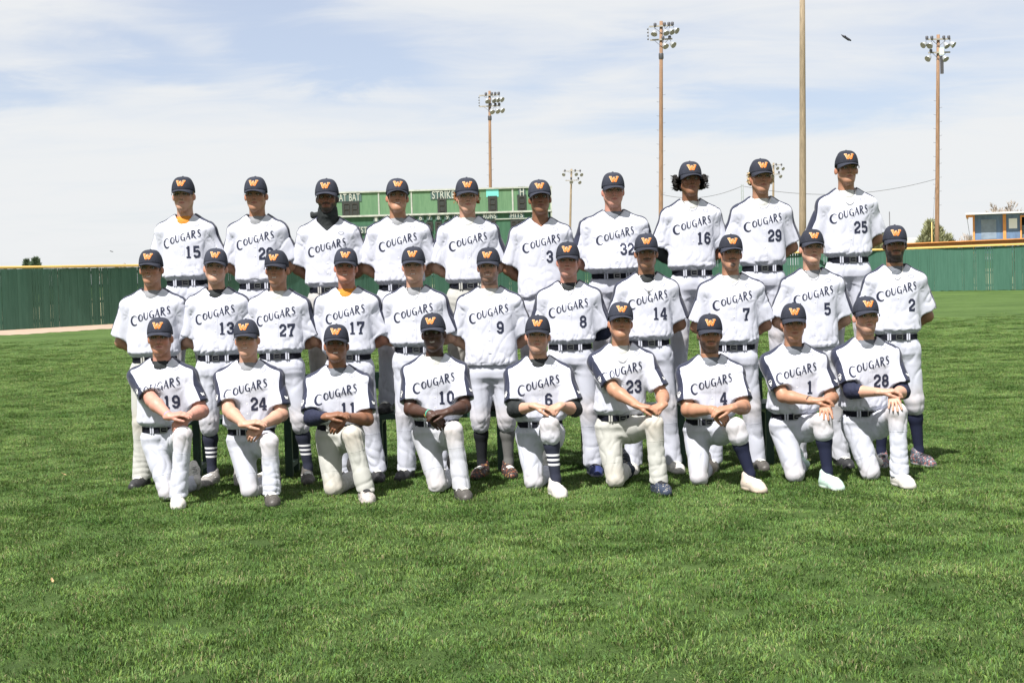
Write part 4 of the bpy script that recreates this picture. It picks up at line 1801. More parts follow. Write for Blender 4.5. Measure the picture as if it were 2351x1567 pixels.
def eye_mesh():
    V, F = [], []
    nu, nv = 16, 10
    r = .0118
    for j in range(nv + 1):
        th = math.pi * j / nv
        for i in range(nu):
            a = 2 * math.pi * i / nu
            V.append((r * math.sin(th) * math.cos(a), -r * math.cos(th), r * math.sin(th) * math.sin(a)))
    for j in range(nv):
        for i in range(nu):
            k = (i + 1) % nu
            F.append((j * nu + i, (j + 1) * nu + i, (j + 1) * nu + k, j * nu + k))
    V = np.array(V, np.float32)
    d = np.hypot(V[:, 0], V[:, 2])
    c = np.tile(np.array((.34, .32, .31), np.float32), (len(V), 1))
    m = (d < .0062) & (V[:, 1] < 0)
    c[m] = (.05, .03, .02)
    return mesh_np('eye', V, np.array(F), MAT['eye'], True, {'col': c})


EYE = eye_mesh()

# ------------------------------------------------------------------ ground


def ground_mat():
    m, t, b = new_mat('lawn_soil_and_turf')
    geo = N(t, 'ShaderNodeNewGeometry')
    sep = N(t, 'ShaderNodeSeparateXYZ')
    L(t, geo.outputs['Position'], sep.inputs[0])
    big = N(t, 'ShaderNodeTexNoise', i_Scale=0.35, i_Detail=5.0, i_Roughness=0.55)
    L(t, geo.outputs['Position'], big.inputs['Vector'])
    mid = N(t, 'ShaderNodeTexNoise', i_Scale=2.2, i_Detail=6.0, i_Roughness=0.65)
    L(t, geo.outputs['Position'], mid.inputs['Vector'])
    fine = N(t, 'ShaderNodeTexNoise', i_Scale=38.0, i_Detail=5.0, i_Roughness=0.75)
    L(t, geo.outputs['Position'], fine.inputs['Vector'])
    a = math_node(t, 'ADD', math_node(t, 'MULTIPLY', big.outputs['Fac'], .40), math_node(t, 'MULTIPLY', mid.outputs['Fac'], .35))
    a = math_node(t, 'ADD', a, math_node(t, 'MULTIPLY', fine.outputs['Fac'], .25))
    cr = N(t, 'ShaderNodeValToRGB')
    e = cr.color_ramp.elements
    e[0].position, e[0].color = .36, (.031, .060, .014, 1)
    e[1].position, e[1].color = .66, (.095, .150, .043, 1)
    q = cr.color_ramp.elements.new(.50)
    q.color = (.065, .113, .027, 1)
    L(t, a, cr.inputs[0])
    # further away the blades are not built, the sheet itself carries the turf colour
    L(t, cr.outputs[0], b.inputs['Base Color'])
    b.inputs['Roughness'].default_value = .9
    sock(b, 'Specular IOR Level', .15)
    bp = N(t, 'ShaderNodeBump')
    bp.inputs['Strength'].default_value = .9
    bp.inputs['Distance'].default_value = .05
    L(t, fine.outputs['Fac'], bp.inputs['Height'])
    L(t, bp.outputs[0], b.inputs['Normal'])
    return m


def build_ground():
    xs = [-3000, -300, -60, -30, -15, 0, 15, 30, 60, 300, 3000]
    ys = [-200, -20, 0, 5, 10, 20, 40, 60, 90, 130, 300, 1000, 5000]
    V = [(x, y, 0) for y in ys for x in xs]
    n = len(xs)
    F = [(j * n + i, j * n + i + 1, (j + 1) * n + i + 1, (j + 1) * n + i) for j in range(len(ys) - 1) for i in range(n - 1)]
    link('ground', mesh_np('ground', V, np.array(F), ground_mat(), False), kind='structure')


build_ground()


def blade_mat():
    m, t, b = new_mat('grass_blade')
    geo = N(t, 'ShaderNodeNewGeometry')
    a = N(t, 'ShaderNodeAttribute', attribute_name='col')
    big = N(t, 'ShaderNodeTexNoise', i_Scale=0.42, i_Detail=4.0, i_Roughness=0.55)
    L(t, geo.outputs['Position'], big.inputs['Vector'])
    mpp = N(t, 'ShaderNodeMapping')
    mpp.inputs['Scale'].default_value = (1.0, .8, 1)
    L(t, geo.outputs['Position'], mpp.inputs[0])
    mid = N(t, 'ShaderNodeTexNoise', i_Scale=1.7, i_Detail=5.0, i_Roughness=0.6, i_Distortion=.4)
    L(t, mpp.outputs[0], mid.inputs['Vector'])
    s = math_node(t, 'ADD', math_node(t, 'MULTIPLY', big.outputs['Fac'], .4), math_node(t, 'MULTIPLY', mid.outputs['Fac'], .6))
    mr = N(t, 'ShaderNodeMapRange')
    mr.inputs['From Min'].default_value = .36
    mr.inputs['From Max'].default_value = .66
    mr.inputs['To Min'].default_value = 0
    mr.inputs['To Max'].default_value = 1
    L(t, s, mr.inputs['Value'])
    tint = N(t, 'ShaderNodeMix', data_type='RGBA')
    tint.inputs[6].default_value = (.50, .64, .48, 1)
    tint.inputs[7].default_value = (1.45, 1.34, 1.40, 1)
    L(t, mr.outputs[0], tint.inputs['Factor'])
    mul = N(t, 'ShaderNodeMix', data_type='RGBA', blend_type='MULTIPLY')
    mul.inputs['Factor'].default_value = 1
    L(t, a.outputs['Color'], mul.inputs[6])
    L(t, tint.outputs[2], mul.inputs[7])
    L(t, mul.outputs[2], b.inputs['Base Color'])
    b.inputs['Roughness'].default_value = .6
    sock(b, 'Specular IOR Level', .15)
    tr = N(t, 'ShaderNodeBsdfTranslucent')
    L(t, mul.outputs[2], tr.inputs['Color'])
    ms = N(t, 'ShaderNodeMixShader')
    ms.inputs[0].default_value = .14
    L(t, b.outputs[0], ms.inputs[1])
    L(t, tr.outputs[0], ms.inputs[2])
    L(t, ms.outputs[0], t.nodes['Material Output'].inputs['Surface'])
    return m


def build_grass():
    mat = blade_mat()
    src = bpy.data.collections.new('grass_source')
    for v in range(5):
        rg = np.random.default_rng(40 + v)
        n = 430
        V, F, C = [], [], []
        lean_a = rg.uniform(0, 6.28)
        for i in range(n):
            x, y = rg.uniform(-.15, .15, 2)
            h = rg.uniform(.015, .032) * (1.3 if rg.random() < .05 else 1)
            a = rg.uniform(0, math.pi * 2)
            dx, dy = math.cos(a), math.sin(a)
            wd = rg.uniform(.0012, .0023)
            la = lean_a + rg.normal() * 1.1
            ln = rg.uniform(.2, 1.1) * h
            lx, ly = math.cos(la) * ln, math.sin(la) * ln
            b = len(V)
            V += [(x - dx * wd, y - dy * wd, -.004), (x + dx * wd, y + dy * wd, -.004),
                  (x + lx * .35 + dx * wd * .9, y + ly * .35 + dy * wd * .9, h * .6), (x + lx * .35 - dx * wd * .9, y + ly * .35 - dy * wd * .9, h * .6),
                  (x + lx, y + ly, h * (1 - .30 * (ln / h)))]
            F += [(b, b + 1, b + 2), (b, b + 2, b + 3), (b + 3, b + 2, b + 4)]
            r = rg.random()
            if r < .055:
                c = np.array((.24, .22, .12)) * rg.uniform(.6, 1.1)
            elif r < .16:
                c = np.array((.105, .155, .055)) * rg.uniform(.7, 1.2)
            else:
                c = np.array((.092, .158, .037)) * rg.uniform(.55, 1.5) * np.array((rg.uniform(.85, 1.2), 1, rg.uniform(.7, 1.5)))
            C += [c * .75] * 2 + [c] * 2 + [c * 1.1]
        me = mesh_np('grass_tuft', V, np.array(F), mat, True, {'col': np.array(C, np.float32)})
        src.objects.link(bpy.data.objects.new('grass_tuft', me))
    pts, rot, scl = [], [], []
    rg = np.random.default_rng(9)
    y = 4.6
    step = .205
    while y < 47:
        hwid = y * (1175 / FPX) * 1.06 + 2.6
        st = step * (1 + max(0, y - 16) * .035)
        x = -hwid
        while x < hwid:
            px, py = x + rg.uniform(-.09, .09), y + rg.uniform(-.09, .09)
            x += st
            if py > 30 and rg.random() < (py - 30) / 20:
                continue
            pts.append((px, py, 0))
            rot.append((rg.normal() * .05, rg.normal() * .05, rg.uniform(0, 6.28)))
            f = .5 + .5 * math.sin(px * 2.1 + 1.7 * math.sin(py * 1.3)) * math.sin(py * 1.9 + px * .6)
            g = 1 + max(0, y - 16) * .030
            scl.append((g, g, rg.uniform(.72, 1.12) * (.72 + .42 * f)))
        y += st
    me = bpy.data.meshes.new('grass')
    me.from_pydata(pts, [], [])
    for nm, arr in (('rot', rot), ('scl', scl)):
        a = me.attributes.new(nm, 'FLOAT_VECTOR', 'POINT')
        a.data.foreach_set('vector', np.array(arr, np.float32).ravel())
    o = link('grass', me, kind='stuff', label='short green lawn grass with scattered straw coloured blades', category='grass')
    ng = bpy.data.node_groups.new('grass_nodes', 'GeometryNodeTree')
    ng.interface.new_socket('Geometry', in_out='INPUT', socket_type='NodeSocketGeometry')
    ng.interface.new_socket('Geometry', in_out='OUTPUT', socket_type='NodeSocketGeometry')
    gi = ng.nodes.new('NodeGroupInput')
    go = ng.nodes.new('NodeGroupOutput')
    ci = ng.nodes.new('GeometryNodeCollectionInfo')
    ci.inputs['Collection'].default_value = src
    ci.inputs['Separate Children'].default_value = True
    ci.inputs['Reset Children'].default_value = True
    ip = ng.nodes.new('GeometryNodeInstanceOnPoints')
    ip.inputs['Pick Instance'].default_value = True
    ra = ng.nodes.new('GeometryNodeInputNamedAttribute')
    ra.data_type = 'FLOAT_VECTOR'
    ra.inputs['Name'].default_value = 'rot'
    sa = ng.nodes.new('GeometryNodeInputNamedAttribute')
    sa.data_type = 'FLOAT_VECTOR'
    sa.inputs['Name'].default_value = 'scl'
    e2r = ng.nodes.new('FunctionNodeEulerToRotation')
    ng.links.new(gi.outputs[0], ip.inputs['Points'])
    ng.links.new(ci.outputs[0], ip.inputs['Instance'])
    ng.links.new(ra.outputs[0], e2r.inputs[0])
    ng.links.new(e2r.outputs[0], ip.inputs['Rotation'])
    ng.links.new(sa.outputs[0], ip.inputs['Scale'])
    ng.links.new(ip.outputs[0], go.inputs[0])
    md = o.modifiers.new('grass', 'NODES')
    md.node_group = ng
    print('grass tufts', len(pts))


build_grass()

# ------------------------------------------------------------------ outfield fence
FENCE_H = 2.4
_fp = [(-420, 56.5), (0, 60.5), (320, 67), (845, 79), (1300, 88), (1650, 94), (1900, 94), (2100, 88.5), (2351, 83), (2750, 75)]


def fence_point(px):
    xs = [p[0] for p in _fp]
    Y = float(np.interp(px, xs, [p[1] for p in _fp]))
    Ys = float(np.interp(px - 60, xs, [p[1] for p in _fp]))
    Ye = float(np.interp(px + 60, xs, [p[1] for p in _fp]))
    Y = (Y * 2 + Ys + Ye) / 4
    d = at(px, CY, Y)
    return Vector((at(px, 620, Y).x, Y, 0))


def paint_green(name, base, wear=.5):
    m, t, b = new_mat(name)
    tc = N(t, 'ShaderNodeTexCoord')
    geo = N(t, 'ShaderNodeNewGeometry')
    oi = N(t, 'ShaderNodeObjectInfo')
    mp = N(t, 'ShaderNodeMapping')
    mp.inputs['Scale'].default_value = (3.0, 3.0, .35)
    L(t, geo.outputs['Position'], mp.inputs[0])
    n1 = N(t, 'ShaderNodeTexNoise', i_Scale=2.2, i_Detail=8.0, i_Roughness=.65)
    L(t, mp.outputs[0], n1.inputs['Vector'])
    n2 = N(t, 'ShaderNodeTexNoise', i_Scale=.25, i_Detail=4.0)
    L(t, geo.outputs['Position'], n2.inputs['Vector'])
    v = math_node(t, 'ADD', math_node(t, 'MULTIPLY', n1.outputs['Fac'], .55), math_node(t, 'MULTIPLY', n2.outputs['Fac'], .35))
    v = math_node(t, 'ADD', v, math_node(t, 'MULTIPLY', oi.outputs['Random'], .12))
    cr = N(t, 'ShaderNodeValToRGB')
    e = cr.color_ramp.elements
    e[0].position, e[0].color = .32, (base[0] * .72, base[1] * .76, base[2] * .76, 1)
    e[1].position, e[1].color = .68, (base[0] * 1.45, base[1] * 1.22, base[2] * 1.28, 1)
    L(t, v, cr.inputs[0])
    last = cr.outputs[0]
    mp3 = N(t, 'ShaderNodeMapping')
    mp3.inputs['Scale'].default_value = (11, 11, 1.1)
    L(t, geo.outputs['Position'], mp3.inputs[0])
    n3 = N(t, 'ShaderNodeTexNoise', i_Scale=1.0, i_Detail=5.0, i_Roughness=.8)
    L(t, mp3.outputs[0], n3.inputs['Vector'])
    w = math_node(t, 'MULTIPLY', math_node(t, 'SUBTRACT', n3.outputs['Fac'], .72 - .05 * wear), 14, clamp=True)
    mx = N(t, 'ShaderNodeMix', data_type='RGBA')
    L(t, w, mx.inputs['Factor'])
    L(t, last, mx.inputs[6])
    mx.inputs[7].default_value = (.20, .25, .12, 1)
    L(t, mx.outputs[2], b.inputs['Base Color'])
    b.inputs['Roughness'].default_value = .7
    sock(b, 'Specular IOR Level', .3)
    return m


MAT['fence'] = paint_green('weathered_green_board_paint', (.038, .110, .075))
MAT['rail'] = plain('yellow_rail_plastic', (.50, .335, .095), .5, noise=.10, nscale=.7)
MAT['post'] = plain('grey_post_wood', (.18, .16, .13), .8, noise=.2, nscale=4)


def build_fence():
    # walk along the polyline in world metres
    N_ = 900
    raw = [fence_point(-420 + (2750 + 420) * i / N_) for i in range(N_ + 1)]
    acc = [0.0]
    for a, b in zip(raw[:-1], raw[1:]):
        acc.append(acc[-1] + (b - a).length)
    xs = [p.x for p in raw]
    ys = [p.y for p in raw]

    def pos(s):
        return Vector((float(np.interp(s, acc, xs)), float(np.interp(s, acc, ys)), 0))
    total = acc[-1]
    root = empty('outfield_fence', pos(0), 'long weathered green board fence with yellow top rail behind the team', 'fence')
    org = pos(0)
    rg = random.Random(5)
    bw = .152
    variants = {}
    s = 0.0
    n_single = 0
    rest = MB()
    k = 0
    while s < total - .2:
        gap = rg.choice([.006, .012, .018, .024, .032, .042]) if rg.random() < .38 else .001
        p = pos(s + bw / 2)
        q = pos(s + bw / 2 + .2) - pos(s + bw / 2 - .2)
        ang = math.atan2(q.y, q.x)
        hgt = FENCE_H - .03 + rg.uniform(-.008, .008)
        bot = rg.uniform(.0, .035)
        prou = rg.uniform(-.005, .005)
        # pixel column decides which boards are built singly: the near ones that show largest
        pxcol = CX + FPX * p.x / p.y
        w_ = bw - gap
        if pxcol < 1000 and n_single < 240:
            key = (round(gap, 4), k % 3)
            if key not in variants:
                mbx = MB()
                mbx.box((0, 0, hgt / 2 + bot / 2), (w_, .020, hgt - bot))
                variants[key] = mbx.mesh('board', MAT['fence'])
            o = link('board', variants[key], root)
            o.location = p - org + Vector((0, prou, 0))
            o.rotation_euler = (R(rg.uniform(-.12, .12)), R(rg.uniform(-.12, .12)), ang)
            n_single += 1
        else:
            rest.box(p - org + Vector((0, prou, hgt / 2 + bot / 2)), (w_, .020, hgt - bot), Matrix.Rotation(ang, 3, 'Z'))
        s += bw
        k += 1
    rest.obj('boards', MAT['fence'], root, kind='stuff')
    # horizontal battens behind, posts, top rail
    m = 220
    bat = {}
    for zz in (.30, .98, 1.62, 2.18):
        mbx = MB()
        for i in range(m):
            a, b = pos(total * i / m), pos(total * (i + 1) / m)
            d = (b - a).normalized()
            nb = Vector((-d.y, d.x, 0)) * .046
            mbx.bar(a - org + nb + Vector((0, 0, zz)), b - org + nb + Vector((0, 0, zz)), .04, .12 if zz != .98 else .09)
        mbx.obj('batten', MAT['post'], root)
    pm = MB().box((0, 0, 1.15), (.10, .10, 2.3)).mesh('post', MAT['post'])
    i = 0
    sp_ = 2.44
    while i * sp_ < total:
        a = pos(i * sp_)
        d = pos(i * sp_ + .3) - a
        nb = Vector((-d.y, d.x, 0)).normalized() * .115
        o = link('post', pm, root)
        o.location = a - org + nb
        o.rotation_euler = (0, 0, math.atan2(d.y, d.x))
        i += 1
    # yellow rail in lengths, each its own piece
    ln = 4.9
    i = 0
    while i * ln < total:
        a, b = pos(i * ln + .01), pos(min(total, (i + 1) * ln))
        sag = rg.uniform(-.012, .012)
        mbx = MB()
        zt = FENCE_H + .045
        mid = (a + b) / 2
        A, B, Mi = a - org, b - org, mid - org
        d = (b - a).normalized()
        up = Vector((0, 0, 1))
        nn = Vector((-d.y, d.x, 0))
        V, F = [], []
        prof = [(-.070, -.065), (-.080, -.02), (-.058, .028), (0, .045), (.058, .028), (.080, -.02), (.070, -.065)]
        for c in (A, Mi + Vector((0, 0, sag)), B):
            for (u, v_) in prof:
                V.append(c + nn * u + up * (zt + v_))
        npf = len(prof)
        for j in range(2):
            for q in range(npf):
                q2 = (q + 1) % npf
                F.append((j * npf + q, j * npf + q2, (j + 1) * npf + q2, (j + 1) * npf + q))
        F += [tuple(range(npf)), tuple(range(3 * npf - 1, 2 * npf - 1, -1))]
        mbx.add(V, F)
        mbx.obj('top_rail', MAT['rail'], root)
        i += 1
    # strip of bare dirt at the foot of the fence on the left
    dm = plain('warning_track_dirt', (.30, .222, .165), .95, noise=.14, nscale=1.3, bump=.5, bscale=14)
    V, F = [], []
    n = 160
    for i in range(n + 1):
        px = -420 + (1250 + 420) * i / n
        p = fence_point(px)
        t_ = np.clip(1 - (px - 250) / 900, 0, 1)
        wdt = 6.0 * t_ ** 1.2 + .25 * math.sin(i * 1.7) + .18 * math.sin(i * .61 + 1) + .1
        V.append((p.x, p.y + .1, .006))
        V.append((p.x * (p.y - wdt) / p.y + .6, p.y - max(.05, wdt), .006))
    for i in range(n):
        F.append((2 * i, 2 * i + 1, 2 * i + 3, 2 * i + 2))
    link('dirt_path', mesh_np('dirt_path', V, F, dm, False), kind='structure')


build_fence()

# ------------------------------------------------------------------ light poles
MAT['pole_wood'] = plain('weathered_pole_wood', (.205, .122, .072), .85, noise=.35, nscale=6, bump=.5, bscale=20, stretch=(3, 3, .25))
MAT['pole_wood_pale'] = plain('pale_pole_wood', (.205, .160, .105), .85, noise=.35, nscale=6, bump=.5, bscale=20, stretch=(3, 3, .25))
MAT['crossarm'] = plain('grey_crossarm_wood', (.26, .245, .215), .85, noise=.25, nscale=4)
MAT['reflector'] = plain('spun_aluminium', (.42, .44, .47), .35, metal=.5, noise=.06)
MAT['lens'] = plain('lamp_glass', (.19, .19, .185), .8, noise=.1, nscale=8)
MAT['ballast'] = plain('dark_ballast_casting', (.055, .055, .065), .5, noise=.1)
MAT['box'] = plain('pale_green_box', (.50, .56, .50), .5, noise=.05)
MAT['iron'] = plain('dark_iron', (.05, .05, .055), .5, noise=.1)

_refl = MB().lathe([(.05, .0), (.11, .03), (.20, .22), (.26, .42), (.285, .50), (.275, .50), (.20, .25), (.10, .05)], 18).mesh('floodlight', MAT['reflector'], True)
_lens = MB().lathe([(.001, .46), (.15, .47), (.27, .49)], 18).mesh('lens', MAT['lens'], True)
_ball = MB().lathe([(.001, -.02), (.12, -.02), (.13, .02), (.13, .22), (.09, .28), (.001, .29)], 12).mesh('ballast', MAT['ballast'], True)


def light_pole(px, top_py, Y, r, label, arms, lamps, lean_px=0, rz=0.0, base_px=None, mat='pole_wood', top_extra=.35, size=1.0, dangling=False, boxy=False, pegs=True):
    top = at(px, top_py, Y)
    bot = at(px + lean_px, 600, Y)
    slope = (bot.x - top.x) / max(1e-3, top.z - bot.z)
    base = Vector((top.x + slope * top.z, Y, 0))
    root = empty('light_pole' if lamps else 'utility_pole', base, label, 'light pole' if lamps else 'pole', 'wooden poles beyond the fence')
    H = top.z
    T = Vector((top.x - base.x, 0, H))
    pts = [T * q for q in (-.01, .25, .5, .75, 1.0)]
    pts[2] = pts[2] + Vector((.05 * r, 0, 0))
    MB().tube(pts, [r * 1.22, r * 1.14, r * 1.05, r * .95, r * .84], 14).obj('pole', MAT[mat], root, True)
    ax = Vector((math.cos(rz), math.sin(rz), 0))
    fw = Vector((math.sin(rz), -math.cos(rz), 0))
    for (dz, half) in arms:
        c = T + Vector((0, 0, -dz)) + fw * (r * .9 + .05)
        MB().bar(c - ax * half * size, c + ax * half * size, .10 * size, .13 * size).obj('crossarm', MAT['crossarm'], root)
        if size > .9:
            for s in (-1, 1):
                MB().bar(c + ax * s * half * .55 + Vector((0, 0, -.06)), T + Vector((0, 0, -dz - .55)) + fw * r, .03, .03).obj('brace', MAT['iron'], root)
    for (u, dz, az, tilt) in lamps:
        c = T + Vector((0, 0, -dz)) + fw * (r * .9 + .05) + ax * u * size
        f = link('floodlight', _refl, root)
        a = rz + az
        d = Vector((math.sin(a) * math.cos(tilt), -math.cos(a) * math.cos(tilt), -math.sin(tilt)))
        f.matrix_local = Matrix.Translation(c + Vector((0, 0, -.22 * size)) + d * .05) @ d.to_track_quat('Z', 'Y').to_matrix().to_4x4() @ Matrix.Scale(size, 4)
        link('lens', _lens, f)
        bl = link('ballast', _ball, root)
        bl.location = c + Vector((0, 0, .06 * size))
        bl.scale = (size,) * 3
        MB().tube([c + Vector((0, 0, .08)), c + d * .12 + Vector((0, 0, -.02)), c + d * .10 + Vector((0, 0, -.20 * size))], .022 * size, 6).obj('bracket', MAT['iron'], root)
    if dangling:
        a0 = T + Vector((0, 0, -arms[0][0])) - ax * (arms[0][1] + .02)
        a1 = T + Vector((0, 0, -arms[1][0])) - ax * (arms[1][1] + .02)
        a0.x = a1.x = min(a0.x, a1.x)
        MB().tube([a0, a1], .012, 5).obj('rod', MAT['crossarm'], root)
        for q in range(4):
            p = a0.lerp(a1, (q + .6) / 4)
            MB().lathe([(.001, -.07), (.05, -.05), (.06, .0), (.05, .05), (.001, .07)], 8, Matrix.Translation(p - ax * .06)).obj('insulator', MAT['iron'], root, True)
    if boxy:
        MB().box(T + Vector((.16, -.25, -1.35)), (.34, .25, .55)).obj('fuse_box', MAT['box'], root)
        MB().box(T + Vector((.20, -.2, -2.4)), (.22, .2, 1.4)).obj('conduit_box', MAT['iron'], root)
    else:
        if size > .9 and size < 1.2 and lamps:
            MB().lathe([(r * 1.12, -.25), (r * 1.25, -.2), (r * 1.25, .15), (r * 1.1, .2)], 12, Matrix.Translation(T * ((H - 2.7) / H))).obj('collar', MAT['iron'], root, True)
    if pegs and size > .9:
        for q in range(16):
            z = H - 5.2 - q * .55
            if z < 2:
                break
            sgn = 1 if q % 2 else -1
            x0 = T.x * z / H
            MB().tube([(x0 + sgn * r * .8, 0, z), (x0 + sgn * (r + .16), -.02, z + .01), (x0 + sgn * (r + .17), -.02, z + .06)], .012, 5).obj('climbing_peg', MAT['iron'], root)
    return root, base, T


# the arrays: lamps as (offset along arm, drop, azimuth, downward tilt)
light_pole(1124, 209, 160, .155, 'wooden light pole rising behind the scoreboard, lamps facing right', [(.45, 1.05), (1.55, 1.05)],
           [(-.35, .50, .7, .8), (.25, .50, .9, .7), (.62, .50, 1.0, .6), (.98, .50, 1.1, .55), (.1, 1.60, .7, .8), (.60, 1.60, .9, .7), (1.0, 1.60, 1.1, .55)],
           lean_px=3, rz=R(-12), size=1.0, dangling=True)
light_pole(1518, 49, 124, .155, 'tall wooden light pole behind the shoulder of the player with bushy curls', [(.40, 1.0), (1.45, .95)],
           [(-.50, .45, -.2, .95), (.30, .45, .6, .9), (.68, .45, .9, .7), (.98, .45, 1.1, .5), (.15, 1.50, .8, .8), (.72, 1.50, 1.0, .6)],
           lean_px=-1, rz=R(-14), size=.92, dangling=True)
light_pole(2154, 80, 125, .15, 'tall wooden light pole near the blue booth at the right', [(.38, 1.0), (1.42, .95)],
           [(-1.05, .42, -1.1, .5), (-.62, .42, -.8, .7), (.42, .42, .6, .85), (.85, .42, .9, .6), (-.72, 1.46, -1.0, .6), (.30, 1.46, .5, .8)],
           lean_px=-3, rz=R(2), size=.92, boxy=True)
light_pole(1842, -60, 99, .19, 'thick bare utility pole running out of the top of the picture', [], [], lean_px=1, mat='pole_wood_pale', pegs=False)
light_pole(1312, 388, 290, .20, 'small far light pole right of the scoreboard', [(.4, 1.3), (2.1, 1.0)],
           [(-1.0, .5, -.5, .5), (.55, .5, .3, .5), (1.30, .6, .4, .5), (-.1, 1.9, 0, .5), (1.0, 2.0, .4, .5)], lean_px=-5, rz=0, size=1.22, mat='pole_wood_pale', pegs=False)
light_pole(1776, 374, 290, .20, 'small far light pole partly hidden by a blond player cap', [(.4, 1.3), (2.1, 1.0)],
           [(-1.0, .5, -.5, .5), (.35, .5, .3, .5), (1.15, .6, .4, .5), (-.3, 1.9, 0, .5), (.75, 2.0, .4, .5)], lean_px=-2, rz=0, size=1.22, mat='pole_wood_pale', pegs=False)

# steel post and overhead wires
MAT['galv'] = plain('galvanised_steel', (.38, .42, .42), .45, metal=.6, noise=.1)
p = at(1704, 423, 118)
root = empty('steel_post', (p.x, 118, 0), 'slim galvanised lattice post carrying the wire behind the blond player', 'post')
for dx in (-.07, .07):
    MB().bar((dx, 0, 0), (dx, 0, p.z), .05, .05, (0, 1, 0)).obj('upright', MAT['galv'], root)
for q in range(int(p.z / .45)):
    MB().bar((-.07, 0, q * .45), (.07, 0, q * .45 + .3), .02, .03, (0, 1, 0)).obj('rung', MAT['galv'], root)


def wire(name, a, b, sag, label, r=.022):
    pts = []
    for i in range(25):
        t = i / 24
        p = a.lerp(b, t)
        p.z -= sag * 4 * t * (1 - t)
        pts.append(p)
    o = MB().tube(pts, r * .75, 5).obj(name, MAT['iron'], None, True)
    o['label'] = label
    o['category'] = 'wire'
    o['group'] = 'overhead wires'
    return o


wire('overhead_wire', at(1518, 446, 123.5), at(1704, 427, 118), .55, 'wire sagging from the tall light pole to the slim steel post')
wire('overhead_wire', at(1704, 427, 118), at(2149, 411, 124.5), .9, 'long wire from the slim steel post to the right light pole')
a = at(2147, 430, 124.4)
wire('overhead_wire', a, at(2139, 556, 124.0), .0, 'guy wire dropping beside the right light pole', .015)
p = at(2139, 510, 123.9)
o = MB().tube([(0, 0, 0), (0, 0, p.z)], .04, 6).obj('guy_guard', MAT['rail'], None, True, label='thin yellow guy wire guard beside the right light pole', category='pole')
o.location = (p.x, p.y, 0)
p = at(2042, 486, 110)
o = MB().tube([(0, 0, 0), (0, 0, p.z)], .032, 6).obj('antenna_mast', MAT['iron'], None, True, label='thin dark mast above the fence left of the bearded player cap', category='mast')
o.location = (p.x, p.y, 0)
p = at(144, 610, 150)
o = MB().tube([(0, 0, 0), (0, 0, p.z)], .03, 6).obj('antenna_mast', MAT['iron'], None, True, label='tiny far mast just above the left fence', category='mast')
o.location = (p.x, p.y, 0)

# ------------------------------------------------------------------ scoreboard
MAT['sb_top'] = paint_green('scoreboard_green', (.085, .180, .095), .2)
MAT['sb_low'] = paint_green('scoreboard_dark_green', (.035, .105, .060), .2)
MAT['sb_white'] = plain('scoreboard_white_frame', (.33, .35, .31), .6, noise=.25, nscale=3)
MAT['sb_black'] = plain('lamp_panel_black', (.020, .024, .022), .5, noise=.2, nscale=5)
MAT['sb_digit'] = plain('unlit_digit_brown', (.05, .042, .036), .5, noise=.1)
MAT['sb_teal'] = plain('teal_patch', (.13, .46, .42), .6, noise=.06)
MAT['sb_strip'] = plain('dark_letter_backing', (.045, .085, .08), .6, noise=.2, nscale=2)


def text_mesh(txt, h, mat, narrow=.62):
    cu = bpy.data.curves.new('text', 'FONT')
    cu.body = txt
    cu.size = h / .72
    cu.extrude = .008
    cu.offset = .018 * h
    cu.align_x = 'CENTER'
    cu.space_character = 1.08
    ob = bpy.data.objects.new('text', cu)
    COL.objects.link(ob)
    dg = bpy.context.evaluated_depsgraph_get()
    me = bpy.data.meshes.new_from_object(ob.evaluated_get(dg))
    bpy.data.objects.remove(ob)
    me.materials.clear()
    me.materials.append(mat)
    me.transform(Matrix.Rotation(R(90), 4, 'X') @ Matrix.Diagonal((narrow, 1, 1, 1)))
    return me


